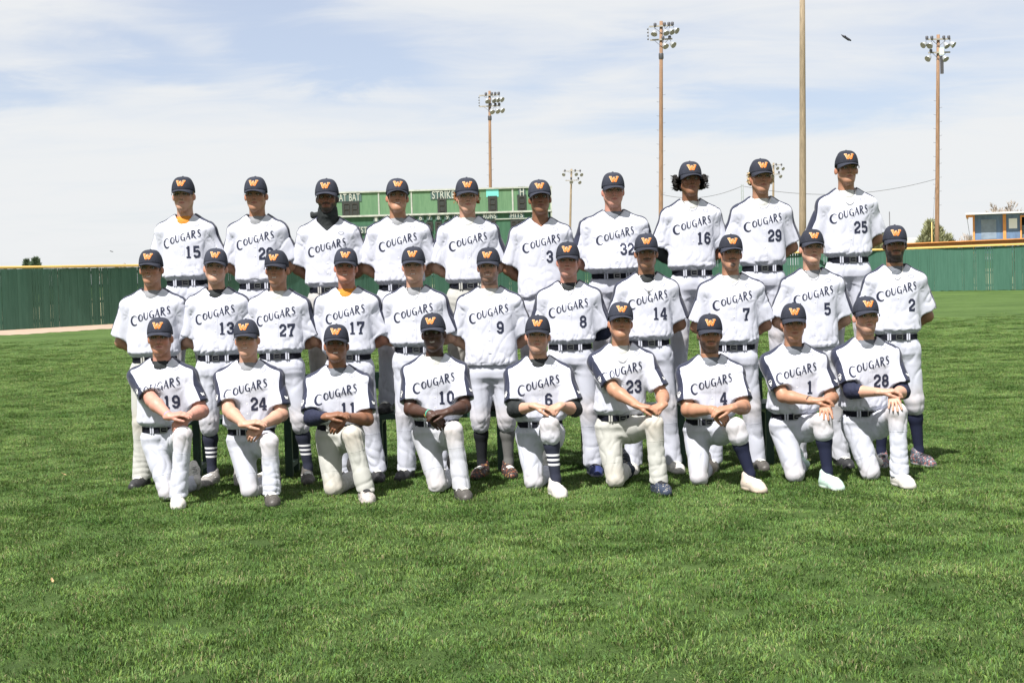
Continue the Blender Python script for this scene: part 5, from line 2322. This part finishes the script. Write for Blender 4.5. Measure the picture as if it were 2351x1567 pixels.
def build_scoreboard():
    Y = 101.0
    s = scale_at(Y)
    c0 = at(1020, 520, Y)
    xl, xr = at(748, 450, Y).x, at(1265, 430, Y).x
    zt = at(1020, 436, Y).z
    zm = at(1020, 491, Y).z
    zb = zt - 5.0
    cx = (xl + xr) / 2
    root = empty('scoreboard', (cx, Y, 0), 'big green baseball scoreboard with AT BAT and STRIKE panels behind the back row', 'scoreboard')

    def X(px):
        return at(px, 460, Y).x - cx

    def part(nm, x0, x1, z0, z1, y, d, m, par=root):
        return MB().box(((x0 + x1) / 2, y, (z0 + z1) / 2), (x1 - x0, d, z1 - z0)).obj(nm, m, par)
    hw = (xr - xl) / 2
    # top cabinet panels between the white dividers
    cols = [748, 870, 945, 1177, 1265]
    for a, b in zip(cols[:-1], cols[1:]):
        part('panel', X(a) + .05, X(b) - .05, zm + .06, zt - .04, 0, .35, MAT['sb_top'])
    for a in cols[1:-1]:
        part('divider', X(a) - .045, X(a) + .045, zm + .05, zt - .02, -.06, .3, MAT['sb_white'])
    part('side_frame', X(1265) - .05, X(1265) + .04, zm - .7, zt + .04, -.05, .42, MAT['sb_white'])
    part('side_frame', X(748) - .04, X(748) + .05, zm - .7, zt + .04, -.05, .42, MAT['sb_white'])
    part('top_frame', -hw - .05, hw + .05, zt - .04, zt + .05, -.02, .5, MAT['sb_white'])
    part('middle_frame', -hw, hw, zm - .05, zm + .06, -.08, .45, MAT['sb_white'])
    # lower cabinet
    part('lower_panel', -hw, hw, zb, zm - .05, .02, .3, MAT['sb_low'])
    part('lower_frame', X(1135), hw, zm - .47, zm - .41, -.18, .06, MAT['sb_white'])

    def sign(txt, px, py, h, narrow=.62, backing=True, w=None):
        p = at(px, py, Y)
        me = text_mesh(txt, h, MAT['sb_white'], narrow)
        dx = [v.co.x for v in me.vertices]
        wd = max(dx) - min(dx)
        if w:
            me.transform(Matrix.Diagonal((w / wd, 1, 1, 1)))
            wd = w
        if backing:
            part('letter_strip', p.x - cx - wd / 2 - .1, p.x - cx + wd / 2 + .1, p.z - h * .62, p.z + h * .62, -.19, .03, MAT['sb_strip'])
        o = link('sign_text', me, root)
        o.location = (p.x - cx, -.23, p.z - h / 2)

    def digits(px, py, n, h=1.05, w=.52):
        p = at(px, py, Y)
        tot = n * w + .06
        b = part('digit_panel', p.x - cx - tot / 2, p.x - cx + tot / 2, p.z - h / 2, p.z + h / 2, -.19, .08, MAT['sb_black'])
        for i in range(n):
            x0 = p.x - cx - tot / 2 + .03 + i * w
            m = MB()
            for (u0, v0, u1, v1) in ((.15, .9, .85, .9), (.15, .5, .85, .5), (.15, .1, .85, .1), (.12, .12, .12, .48), (.88, .12, .88, .48), (.12, .52, .12, .88), (.88, .52, .88, .88)):
                m.bar((x0 + w * .1 + u0 * w * .8, -.24, p.z - h / 2 + (.08 + v0 * .84) * h), (x0 + w * .1 + u1 * w * .8, -.24, p.z - h / 2 + (.08 + v1 * .84) * h), .02, .07, (0, 1, 0))
            m.obj('digit_segments', MAT['sb_digit'], root)
    sign('AT BAT', 803, 453, .48, w=1.34)
    digits(806, 481, 2)
    sign('STRIKE', 1018, 447, .50, w=1.44)
    digits(1015, 472, 1)
    sign('H', 1198, 440, .52, w=.26)
    digits(1198, 466, 1)
    digits(1131, 469, 1)
    digits(1236, 464, 1)
    p0, p1 = at(1116, 433, Y), at(1145, 452, Y)
    part('patch', p0.x - cx, p1.x - cx, p1.z, p0.z, -.185, .02, MAT['sb_teal'])
    for i in range(10):
        px = 864 + i * 20.4
        sign(str(i + 1), px, 503 - (px - 864) * .03, .30, w=.17 if i < 9 else .30)
        digits(px, 524 - (px - 864) * .03, 1, .62, .36)
        digits(px, 552 - (px - 864) * .03, 1, .62, .36)
    sign('RUNS', 1124, 496, .32, w=.80)
    sign('HITS', 1186, 494, .32, w=.78)
    sign('ERRORS', 1240, 492, .32, w=.9)
    for px in (1124, 1186, 1240):
        digits(px, 516, 2, .62, .36)
        digits(px, 544, 2, .62, .36)
    sign('GUESTS', 826, 528, .40, w=1.32)
    sign('COUGARS', 822, 556, .40, w=1.45)
    for x in (-hw + .8, -hw * .3, hw * .35, hw - .7):
        part('post', x - .1, x + .1, 0, zb, .05, .2, MAT['post'])


build_scoreboard()

# ------------------------------------------------------------------ blue booth and dugout edge on the right
MAT['booth_blue'] = plain('faded_blue_plywood', (.095, .155, .26), .7, noise=.30, nscale=1.6, stretch=(2, 2, .5))
MAT['booth_patch'] = plain('grey_blue_patch', (.175, .225, .29), .7, noise=.2, nscale=3)
MAT['booth_orange'] = plain('orange_trim_paint', (.56, .245, .07), .6, noise=.12, nscale=2)
MAT['booth_roof'] = plain('white_roof_edge', (.52, .53, .53), .6, noise=.08)
MAT['paper'] = plain('white_sheet', (.70, .72, .72), .6, noise=.04)
MAT['dark'] = plain('interior_shade', (.028, .038, .045), .6, noise=.2)  # near-black colour standing for shade inside the booth
MAT['louvre'] = plain('grey_blue_slats', (.12, .16, .19), .6, noise=.1)


def build_booth():
    Y = 96.0
    b0 = at(2235, 560, Y)
    root = empty('press_booth', (b0.x, Y, 0), 'blue plywood booth with orange trim and white flat roof at the right edge', 'booth')
    root.rotation_euler = (0, 0, R(-17))
    zt = at(2235, 494, Y).z
    zf = at(2300, 558, Y).z - .6

    def X(px):
        return (at(px, 525, Y).x - b0.x) * 1.0

    def part(nm, x0, x1, z0, z1, y0, y1, m, par=root):
        return MB().box(((x0 + x1) / 2, (y0 + y1) / 2, (z0 + z1) / 2), (x1 - x0, y1 - y0, z1 - z0)).obj(nm, m, par)
    part('floor', X(2236), X(2520), zf - .2, zf, 0, 3.2, MAT['post'])
    part('wall_panel', X(2238), X(2300), zf, zt, 0, .06, MAT['booth_blue'])
    part('wall_panel', X(2306), X(2337), zf, zt, 0, .06, MAT['booth_blue'])
    part('wall_panel', X(2341), X(2520), zf, at(2345, 556, Y).z, 0, .06, MAT['booth_blue'])
    part('wall_panel', X(2341), X(2520), at(2345, 498, Y).z, zt, 0, .06, MAT['booth_blue'])
    part('wall_panel', X(2430), X(2520), at(2345, 556, Y).z, at(2345, 498, Y).z, 0, .06, MAT['booth_blue'])
    part('side_wall', X(2236), X(2236) + .06, zf, zt, .06, 3.1, MAT['booth_blue'])
    part('back_wall', X(2236), X(2520), zf, zt, 3.1, 3.16, MAT['booth_blue'])
    part('corner_trim', X(2233.5), X(2238), zf, zt, -.05, .02, MAT['booth_orange'])
    part('vertical_trim', X(2299.5), X(2306.5), zf, zt, -.05, -.003, MAT['booth_orange'])
    z0, z1 = zf + .55, at(2345, 499, Y).z
    part('window_frame', X(2337), X(2340.5), z0, z1, -.05, .02, MAT['booth_orange'])
    part('window_frame', X(2337), X(2430), z1, z1 + .1, -.05, .02, MAT['booth_orange'])
    part('patch', X(2252), X(2285), at(2268, 549, Y).z, at(2268, 504, Y).z, -.012, -.002, MAT['booth_patch'])
    part('notice', X(2312.5), X(2330.5), at(2320, 525, Y).z, at(2320, 502, Y).z, -.03, -.005, MAT['paper'])
    part('interior_shade_sheet', X(2341), X(2430), z0, z1, 2.6, 2.65, MAT['dark'])  # dark sheet added behind the window opening in place of indoor shade
    for q in range(12):
        z = z0 + (z1 - z0 - .5) * q / 12
        part('slat', X(2341), X(2430), z + .02, z + .09, .10, .13, MAT['louvre'])
    rf = part('roof', X(2218), X(2530), zt + .02, zt + .12, -.7, 3.6, MAT['booth_roof'])
    part('fascia', X(2219), X(2235), zt - .14, zt + .02, -.55, -.45, MAT['booth_orange'])
    part('fascia', X(2219), X(2219) + .1, zt - .14, zt + .02, -.45, 3.4, MAT['booth_orange'])
    MB().bar((X(2221), -.3, zt - .1), (X(2231), .3, zf + .2), .02, .02).obj('brace', MAT['louvre'], root)
    for x in (X(2240), X(2380), X(2510)):
        for y in (.15, 2.9):
            part('stilt', x - .1, x + .1, 0, zf - .2, y - .1, y + .1, MAT['post'])
    # orange topped dugout roof in front of it, just behind the fence
    Y2 = 91.0
    a, b = at(2083, 566, Y2 + 1.0), at(2480, 550, Y2 - 9)
    r2 = empty('dugout_roof', (a.x, a.y, 0), 'long orange fascia board showing just above the yellow fence rail on the right', 'roof')
    A, B = Vector((0, 0, a.z)), b - Vector((a.x, a.y, 0))
    B.z = A.z + .0
    MB().bar(A, B, .12, .34).obj('fascia', MAT['booth_orange'], r2)
    MB().bar(A + Vector((.2, 1.0, .17)), B + Vector((.2, 1.0, .17)), 2.0, .06).obj('roof_sheet', MAT['booth_orange'], r2)
    for q in (0.05, .35, .65, .95):
        p = A.lerp(B, q) + Vector((.3, .9, 0))
        MB().bar((p.x, p.y, 0), (p.x, p.y, p.z), .1, .1, (0, 1, 0)).obj('post', MAT['post'], r2)


build_booth()

# ------------------------------------------------------------------ houses and trees beyond
MAT['shingle'] = plain('grey_green_shingle', (.27, .28, .25), .9, noise=.15, nscale=2)
MAT['shingle_red'] = plain('tan_shingle', (.33, .23, .17), .9, noise=.15, nscale=2)
MAT['siding'] = plain('pale_siding', (.45, .43, .38), .8, noise=.06)
MAT['white_trim'] = plain('white_trim', (.7, .7, .68), .6, noise=.05)
MAT['win'] = plain('window_glass', (.03, .035, .04), .1, noise=.1)


def house(px0, px1, peak_py, Y, label, roofm, gable_front=False):
    a, b = at(px0, 590, Y), at(px1, 590, Y)
    zp = at((px0 + px1) / 2, peak_py, Y).z
    w = b.x - a.x
    root = empty('house', ((a.x + b.x) / 2, Y, 0), label, 'house')
    d = 8.0
    ze = zp - (1.6 if gable_front else 1.5)
    MB().box((0, d / 2, ze / 2), (w * .94, d, ze)).obj('wall', MAT['siding'], root)
    h = w / 2
    if gable_front:
        V = [(-h, -.4, ze), (h, -.4, ze), (0, -.4, zp), (-h, d + .4, ze), (h, d + .4, ze), (0, d + .4, zp)]
        F = [(0, 3, 5, 2), (1, 2, 5, 4), (0, 1, 4, 3), (3, 4, 5)]
        MB().add(V, F).obj('roof', MAT[roofm], root)
        MB().add([(-h * .93, -.02, ze), (h * .93, -.02, ze), (0, -.02, zp - .12)], [(0, 1, 2)]).obj('gable', MAT['siding'], root)
        for s in (-1, 1):
            MB().bar((s * h, -.44, ze), (0, -.44, zp), .06, .18).obj('barge_board', MAT['white_trim'], root)
    else:
        V = [(-h, -.5, ze), (h, -.5, ze), (h, d / 2, zp), (-h, d / 2, zp), (-h, d + .5, ze), (h, d + .5, ze)]
        F = [(0, 1, 2, 3), (3, 2, 5, 4), (0, 4, 5, 1), (0, 3, 4), (1, 5, 2)]
        MB().add(V, F).obj('roof', MAT[roofm], root)
    for s in (-.5, .1, .55):
        fr = MB().box((s * h, -.03, 1.5), (1.3, .08, 1.2)).obj('window', MAT['white_trim'], root)
        MB().box((s * h, -.08, 1.5), (1.1, .04, 1.0)).obj('pane', MAT['win'], fr)


house(2070, 2128, 544, 230, 'far house whose grey roof shows left of the bush', 'shingle')
house(2156, 2202, 552, 210, 'far house with a small white edged gable right of the light pole', 'shingle_red', True)
house(2086, 2160, 557, 190, 'far low house with a tan roof behind the bush', 'shingle_red')

MAT['leaf_pine'] = plain('olive_pine_needles', (.20, .21, .115), .7, noise=.45, nscale=1.5)
MAT['leaf_dark'] = plain('dark_evergreen_needles', (.065, .10, .055), .7, noise=.45, nscale=1.5)
MAT['bark'] = plain('grey_bark', (.20, .17, .14), .9, noise=.3, nscale=5)
MAT['twig'] = plain('pale_bare_twigs', (.34, .29, .25), .9, noise=.2, nscale=5)


def evergreen(px, top_py, Y, wpx, label, mat, seed, lobes, dens=1.0):
    top = at(px, top_py, Y)
    s = scale_at(Y)
    w = wpx / s
    root = empty('evergreen_tree', (top.x, Y, 0), label, 'tree', 'evergreens beyond the fence')
    rg = random.Random(seed)
    H = top.z
    MB().tube([(0, 0, 0), (.03 * w, 0, H * .5), (0, 0, H * .92)], [.05 * w + .08, .04 * w + .05, .03], 8).obj('trunk', MAT['bark'], root, True)
    lm = MB()
    for i in range(14):
        a = rg.uniform(0, 6.28)
        z0 = H * rg.uniform(.2, .75)
        lm.tube([(0, 0, z0), (math.cos(a) * w * .3, math.sin(a) * w * .3, z0 + H * .12)], [.05, .02], 5)
    lm.obj('limbs', MAT['bark'], root)
    cr = MB()
    nt = int(1100 * dens)
    for i in range(nt):
        (lx, lz, lr, lh) = rg.choice(lobes)
        a, u = rg.uniform(0, 6.28), rg.uniform(0, 1) ** .45
        zz = rg.uniform(-1, 1)
        rr = math.sqrt(max(0, 1 - zz * zz)) * u
        cone = 1 - .55 * max(0, zz)
        c = Vector((lx * w + math.cos(a) * rr * lr * w * cone, math.sin(a) * rr * lr * w * cone, H * (lz + zz * lh)))
        up = Vector((rg.uniform(-.5, .5) + math.cos(a) * .6, rg.uniform(-.5, .5) + math.sin(a) * .6, 1.3)).normalized()
        for q in range(4):
            b = up.cross(Vector((rg.uniform(-1, 1), rg.uniform(-1, 1), rg.uniform(-.3, .3)))).normalized()
            L_ = rg.uniform(.30, .60)
            t = c + (up + b * rg.uniform(-.6, .6)).normalized() * L_
            wv = b * .13
            cr.add([c - wv, c + wv, t], [(0, 1, 2)])
    cr.obj('crown', MAT[mat], root, kind='stuff')


evergreen(2146, 510, 130, 92, 'bushy olive pine around the foot of the right light pole', 'leaf_pine', 3,
          [(-.12, .72, .20, .27), (-.30, .52, .20, .20), (.05, .60, .26, .30), (.32, .52, .20, .22), (0, .40, .45, .2)], 1.2)
evergreen(2036, 530, 130, 76, 'low olive bush left of the bearded player cap', 'leaf_pine', 4, [(-.2, .6, .3, .33), (.2, .68, .3, .3), (0, .5, .45, .25)], .8)
evergreen(82, 598, 150, 26, 'small dark evergreen top above the left fence', 'leaf_dark', 5, [(0, .8, .42, .2), (0, .5, .5, .25)], .6)
evergreen(62, 603, 152, 20, 'smaller dark evergreen top leftmost above the fence', 'leaf_dark', 6, [(0, .8, .42, .2), (0, .5, .5, .25)], .5)


def bare_tree(px, top_py, Y, wpx, label, seed, depth=5, n0=7, thick=.10, fat=1.0):
    top = at(px, top_py, Y)
    w = wpx / scale_at(Y)
    root = empty('bare_tree', (top.x, Y, 0), label, 'tree', 'leafless trees beyond the fence')
    rg = random.Random(seed)
    H = top.z
    tk, tw = MB(), MB()
    tk.tube([(0, 0, 0), (.1, 0, H * .25), (0, 0, H * .45)], [thick * 1.6, thick * 1.2, thick], 8)

    def grow(p, d, ln, r, dep):
        q = p + d * ln
        (tk if dep >= depth - 1 else tw).tube([p, p.lerp(q, .5) + Vector((rg.uniform(-.05, .05), 0, 0)) * ln, q], [max(r, .022), max(r * .8, .02), max(r * .6, .016)], 4 if dep < depth - 1 else 6, False)
        if dep == 0:
            return
        for i in range(3):
            dd = (d + Vector((rg.uniform(-.75, .75), rg.uniform(-.75, .75), rg.uniform(-.1, .7)))).normalized()
            grow(p.lerp(q, rg.uniform(.5, 1)), dd, ln * rg.uniform(.6, .85), r * .55, dep - 1)
    for i in range(n0):
        a = rg.uniform(0, 6.28)
        sp_ = w * .5 / H * 1.8
        d = Vector((math.cos(a) * sp_, math.sin(a) * sp_, 1)).normalized()
        grow(Vector((0, 0, H * rg.uniform(.2, .42))), d, H * .22, thick * .6, depth)
    tk.obj('trunk', MAT['bark'], root, True)
    tw.obj('twigs', MAT['twig'], root, kind='stuff')


bare_tree(2318, 462, 150, 150, 'wide leafless tree behind the roof of the blue booth', 11, 6, 8, .14)
bare_tree(2232, 528, 150, 30, 'thin leafless shrub at the left corner of the blue booth', 12, 4, 6, .07)
bare_tree(276, 600, 170, 26, 'small leafless tree tip above the left fence beside the players', 13, 4, 6, .07)
bare_tree(236, 606, 175, 22, 'tiny leafless tree tip above the left fence', 14, 4, 6, .07)

# ------------------------------------------------------------------ birds
MAT['bird'] = plain('dark_feathers', (.02, .02, .03), .6, noise=.2)


def bird(px, py, Y, ln, ang, label):
    p = at(px, py, Y)
    f = Fld((-.6, -.25, -.2), (.6, .25, .25), .02)
    f.cone((-.28, 0, 0), (.22, 0, .02), .09, .11, .04)
    f.ell((.36, 0, .05), (.10, .075, .075), .04)
    f.cone((-.30, 0, 0), (-.50, 0, .0), .07, .03, .04)
    f.cone((.05, 0, .05), (-.22, .16, .10), .05, .03, .03, ax=(0, 0, 1), sc=.5)
    f.cone((.05, 0, .05), (-.22, -.16, .10), .05, .03, .03, ax=(0, 0, 1), sc=.5)
    f.cone((.44, 0, .04), (.50, 0, .03), .02, .01, .01)
    V, Q = f.mesh()
    o = link('bird', mesh_np('bird', V, Q, MAT['bird'], True), None, p, label=label, category='bird', group='birds in the sky')
    o.scale = (ln,) * 3
    o.rotation_euler = (0, ang, 0)


bird(1943, 88, 55, .42, R(36), 'dark bird with folded wings high in the sky between two poles')
bird(256, 577, 90, .22, R(20), 'tiny distant bird above the left fence')

# ------------------------------------------------------------------ team bench
MAT['bench'] = plain('dark_green_bench_paint', (.018, .050, .034), .5, noise=.25, nscale=3, stretch=(.5, 3, 3))
MAT['bench_light'] = plain('green_bench_plank', (.050, .125, .080), .5, noise=.2, nscale=3, stretch=(.5, 3, 3))


def build_bench():
    YB = 12.85
    x0, x1 = at(372, 960, YB).x, at(2012, 940, YB).x
    cx = (x0 + x1) / 2
    hl = (x1 - x0) / 2
    root = empty('team_bench', (cx, YB, 0), 'long dark green bench with a low backrest that the back row stands on', 'bench')
    n = 3
    for j in range(n):
        a, b = -hl + 2 * hl * j / n + .012, -hl + 2 * hl * (j + 1) / n - .012
        for (y, w) in ((-.115, .145), (.045, .145), (.20, .13)):
            MB().box(((a + b) / 2, y, BENCH_Z - .022), (b - a, w, .044)).obj('seat_plank', MAT['bench'], root)
        MB().box(((a + b) / 2, .315, BENCH_Z + .245), (b - a, .035, .14)).obj('backrest_plank', MAT['bench_light'], root)
    for px in (460, 668, 874, 1150, 1345, 1560, 1760, 1935):
        x = at(px, 1000, YB).x - cx
        MB().box((x, -.15, .228), (.06, .05, .456)).obj('leg', MAT['bench'], root)
        MB().box((x, .22, .228), (.06, .05, .456)).obj('leg', MAT['bench'], root)
        MB().bar((x, .275, .30), (x, .345, BENCH_Z + .32), .05, .04, (1, 0, 0)).obj('back_support', MAT['bench'], root)
        MB().box((x, .035, .436), (.055, .32, .04)).obj('cross_bearer', MAT['bench'], root)
        MB().box((x, .035, .10), (.05, .32, .04)).obj('brace', MAT['bench'], root)


build_bench()

# scraps on the lawn
MAT['dryleaf'] = plain('dry_leaf', (.42, .27, .14), .8, noise=.2)
for (px, py, ln, lab) in ((146, 1096, .030, 'pale dry leaf on the grass left of the team'), (120, 1345, .018, 'tan dry leaf on the lower left grass'),
                          (802, 1244, .016, 'orange leaf crumb on the grass in front of the kneeling players')):
    d = _F + _RR * ((px - CX) / FPX) + _UU * ((CY - py) / FPX)
    t = -CAMH / d.z
    p = Vector((d.x * t, d.y * t, .03))
    V = [(0, -ln, .0), (.4 * ln, -.3 * ln, .006), (.5 * ln, .3 * ln, .004), (0, ln, .012), (-.5 * ln, .3 * ln, .006), (-.4 * ln, -.4 * ln, .002), (0, 0, -.004)]
    F = [(6, 0, 1), (6, 1, 2), (6, 2, 3), (6, 3, 4), (6, 4, 5), (6, 5, 0)]
    o = link('fallen_leaf', mesh_np('fallen_leaf', V, F, MAT['dryleaf'], False), None, p, label=lab, category='leaf', group='dry leaves on the lawn')
    o.rotation_euler = (.3, .2, px)

# pale field beyond the fence, added so the board gaps show bright
V, F = [], []
for i in range(41):
    p = fence_point(-420 + 3170 * i / 40)
    V += [(p.x, p.y + 1.2, .012), (p.x * 3.2, 330, .012)]
F = [(2 * i, 2 * i + 2, 2 * i + 3, 2 * i + 1) for i in range(40)]
link('added_pale_field', mesh_np('added_pale_field', V, F, plain('added_pale_field_ground', (.36, .34, .20), .95, noise=.2, nscale=.4), False), kind='structure')
PEOPLE = []


def P(**k):
    PEOPLE.append(k)


# back row, on the bench, left to right
P(row='b', x=421, top=406, belt=645, skin='fair', hair='blond', us='orangecloth', num='15', vd=.375, rot=(4, 0, 0), label="player with orange undershirt and number 15 at the left end of the back row")
P(row='b', x=587, top=406, belt=652, skin='tan', hair='dark', us='greycloth', num='26', rot=(2, 1, 0), ears=1.2, label="back row player with a half hidden number 26 and grey undershirt collar")
P(row='b', x=750, top=412, belt=661, skin='brown', hair='black', us='gaiter', vd=.425, beard='full', pants='pants_grey', rot=(0, 0, 0), capsz=1.03, w=1.02, label="bearded player with a black neck gaiter tied under his chin")
P(row='b', x=911, wx=1.05, top=410, belt=655, skin='tan', hair='dark', us='greycloth', smile=1, rot=(4, 6, 3), hx=0, label="smiling back row player standing just left of the word STRIKE on the scoreboard")
P(row='b', x=1071, top=409, belt=652, skin='fair', hair='red', hairstyle='curly', us='lightcloth', pants='pants_cream', rot=(3, -1, 0), capsz=1.02, show=1, label="pale player with curly red hair puffing out under his cap")
P(row='b', x=1238, top=413, belt=668, skin='brown', hair='black', us='none', num='3', ndx=.060, tuck=False, beltv=False, rot=(-2, 3, -2), label="back row player with bare neck, untucked jersey and a number beginning with 3")
P(row='b', x=1406, top=396, belt=629, skin='pink', hair='grey', us='darkgrey', num='32', w=1.17, belly=1, arm=1.12, rot=(0, -2, 0), fat=.8, show=2, label="broad older man with number 32 and wide black belt in the back row")
P(row='b', x=1583, top=371, belt=622, skin='brown', hair='black', hairstyle='afro', us='lightcloth', num='16', chain=(.085, .062, 0), slv={'l': (1.5, 'blackcloth')}, noears=True, rot=(2, 2, 0), label="player with dark bushy curls on both sides of his cap and number 16")
P(row='b', x=1745, top=365, belt=612, skin='tan', hair='blond', hairstyle='curly', us='lightcloth', num='29', chain=(.090, .070, 0), rot=(3, 1, 0), show=1, label="player with blond curls, silver chain and number 29 in the back row")
P(row='b', x=1942, top=346, belt=592, skin='tan', hair='brown', us='lightcloth', num='25', chain=(.125, .062, 0), rot=(2, 2, 0), show=-1, ears=1.2, label="tallest player at the right end of the back row, long chain and number 25")
# middle row
P(row='m', x=346, wx=1.05, top=573, belt=820, skin='tan', hair='dark', us='greycloth', smile=1, pants='pants_cream', feet=(322, 398), shoes='black', beltv=True, ears=1.15, rot=(-4, 2, 0), label="smiling player in cream trousers and black cleats, left end of the middle row")
P(row='m', x=494, top=570, belt=816, skin='fair', hair='dark', us='blackcloth', num='13', smile=1, feet=(482, 548), crop='striped', shoes='grey', rot=(6, 4, 4), ears=1.1, label="middle row player with black undershirt, number 13 and striped navy socks")
P(row='m', x=635, top=574, belt=812, skin='tan', hair='black', us='lightcloth', num='27', smile=1, feet=(606, 704), crop='striped', shoes='darkgrey', rot=(-2, 0, 0), ears=1.1, show=2, label="smiling dark haired middle row player with number 27 and striped navy socks")
P(row='m', x=793, wx=1.05, top=569, belt=815, skin='red', hair='brown', us='orangecloth', num='17', smile=1, feet=(785, 864), shoes='black', rot=(5, 2, 3), show=2, label="ruddy middle row player with gold orange undershirt and number 17")
P(row='m', x=949, top=566, belt=797, skin='fair', hair='brown', us='greycloth', smile=1, feet=(932, 1012), shoes='black', chain=(.095, .055, 0), w=1.03, fat=.5, rot=(3, 0, 0), show=2, label="round faced smiling middle row player, grey undershirt, thin chain, number hidden by a cap")
P(row='m', x=1121, wx=1.05, top=568, belt=822, skin='fair', hair='dark', us='lightcloth', num='9', smile=1, beard='short', feet=(1106, 1168), crop={-1: 'black', 1: 'grey'}, tuck=False, beltv=False, shoes='redgold', rot=(-2, 0, 0), label="bearded smiling middle row player with number 9, untucked jersey and odd dark socks")
P(row='m', x=1303, top=555, belt=791, skin='pink', hair='brown', us='blackcloth', num='8', ndx=.112, feet=(1262, 1364), shoes='blue', chain=(.10, .055, 0), slv={'r': (1.25, 'navycloth')}, fat=.4, rot=(-2, 0, 0), show=2, label="pale middle row player with number 8, navy elbow sleeve and blue shoes")
P(row='m', x=1482, top=536, belt=782, skin='olive', hair='black', beard='mustache', us='blackcloth', num='14', feet=(1455, 1548), shoes='white', chain=(.135, .060, 1), rot=(-3, -1, 0), show=1, label="middle row player with mustache, cross necklace and number 14")
P(row='m', x=1676, top=538, belt=792, skin='tan', hair='black', beard='goatee', us='lightcloth', num='7', ndx=.10, feet=(1640, 1742), tuck=True, beltv=True, shoes='darkgrey', chain=(.085, .066, 0), w=1.06, rot=(3, 3, 2), label="stocky middle row player with goatee and number 7")
P(row='m', x=1862, top=526, belt=782, skin='fair', hair='brown', us='greycloth', num='5', ndx=.10, feet=(1835, 1936), pants='pants_dirty', beltv=False, tuck=False, shoes='black', chain=(.085, .060, 0), rot=(4, 4, 2), ears=1.2, show=1, label="middle row player with prominent ears and number 5, no belt in view")
P(row='m', x=2053, top=517, belt=768, skin='olive', hair='black', beard='full', us='darkgrey', num='2', ndx=.11, feet=(2030, 2116), crop='navy', shoes='multi', fyaw=(-10, 24), chain=(.11, .052, 0), rot=(-3, -2, 0), label="bearded player with number 2 and navy socks at the right end of the middle row")
# front row, kneeling
P(row='f', x=367, top=728, belt=980, skin='pink', hair='red', beard='short', us='blackcloth', num='19', kd=385, kx=420, fx=409, hp=(400, 972), pose='A', shoes='white', bands=[(-1, 'band_blue', .02)], fat=.4, w=1.03, arm=1.1, rot=(4, 0, 0), label="kneeling player with reddish beard, blue wristband and number 19")
P(row='f', x=566, top=732, belt=985, skin='fair', hair='blond', smile=1, us='greycloth', num='24', kd=574, kx=618, fx=624, hp=(572, 990), pose='A', shoes='darkgrey', w=1.05, arm=1.05, rot=(-2, 2, -2), label="smiling kneeling player with number 24")
P(row='f', x=771, top=744, belt=975, skin='brown', hair='black', smile=1, us='darkgrey', num='11', kd=765, kx=808, fx=840, hp=(762, 972), pose='A', pants='pants_cream', shoes='pinkgrey', slv={'l': (1.86, 'navycloth')}, w=1.02, rot=(3, 5, 2), label="smiling kneeling player with one long navy sleeve, number 11 and cream trousers")
P(row='f', x=994, top=718, belt=966, skin='black', hair='black', smile=1, us='lightcloth', num='10', kd=1004, kx=1042, fx=1060, hp=(1012, 962), pose='B', pants='pants_dirty', shoes='darkgrey', bands=[(-1, 'band_gold', .022), (-1, 'band_green', .008)], rot=(-6, 2, -3), label="dark skinned smiling kneeling player with gold and green wristbands and number 10")
P(row='f', x=1233, top=723, belt=968, skin='fair', hair='dark', beard='stubble', smile=.4, us='blackcloth', num='6', ndx=.07, kd=1226, kx=1262, fx=1276, hp=(1256, 946), pose='D', crop='striped', shoes='white', slv={'l': (1.30, 'blackcloth'), 'r': (1.25, 'blackcloth')}, rot=(-3, 2, 2), ears=1.1, label="kneeling player with black elbow sleeves, number 6 and striped navy sock")
P(row='f', x=1423, top=693, belt=953, skin='tan', hair='black', us='lightcloth', num='23', kd=1412, kx=1502, fx=1512, hp=(1492, 945), pose='D', pants='pants_cream', shoes='navy', chain=(.125, .062, 0), rot=(2, 6, 3), hipdx=-.02, label="kneeling player with silver chain, number 23 and navy shoes")
P(row='f', x=1628, top=720, belt=962, skin='tan', hair='brown', beard='full', us='darkgrey', num='4', kd=1605, kx=1690, fx=1722, hp=(1665, 953), pose='B', crop='navy', shoes='beige', hipdx=-.02, arm=1.05, fat=.4, w=1.02, rot=(-2, -2, 0), fyaw=(0, 22), label="bearded kneeling player with number 4, navy sock and beige shoes")
P(row='f', x=1820, top=695, belt=950, skin='tan', hair='brown', smile=.4, us='darkgrey', num='1', ndx=.10, kd=1825, kx=1890, fx=1900, hp=(1888, 940), pose='C', crop='navy', shoes='mint', bands=[(-1, 'band_black', .03)], rot=(-4, -2, 0), fyaw=(0, 18), label="kneeling player with black wristband, number 1 and pale mint shoes")
P(row='f', x=1986, top=680, belt=943, skin='fair', hair='brown', beard='stubble', us='darkgrey', num='28', kd=1998, kx=2062, fx=2064, hp=(2046, 920), pose='C', shoes='white', slv={'l': (1.28, 'navycloth'), 'r': (1.22, 'navycloth')}, rot=(2, 3, 0), ears=1.2, piping=True, label="kneeling player with two navy elbow sleeves and number 28")

import time as _t
_t0 = _t.time()
for _i, _sp in enumerate(PEOPLE):
    _sp.pop('hx', None)
    person(_i, _sp)
print('people built in', round(_t.time() - _t0, 1), 's; faces', sum(len(o.data.polygons) for o in scene.objects if o.type == 'MESH'))
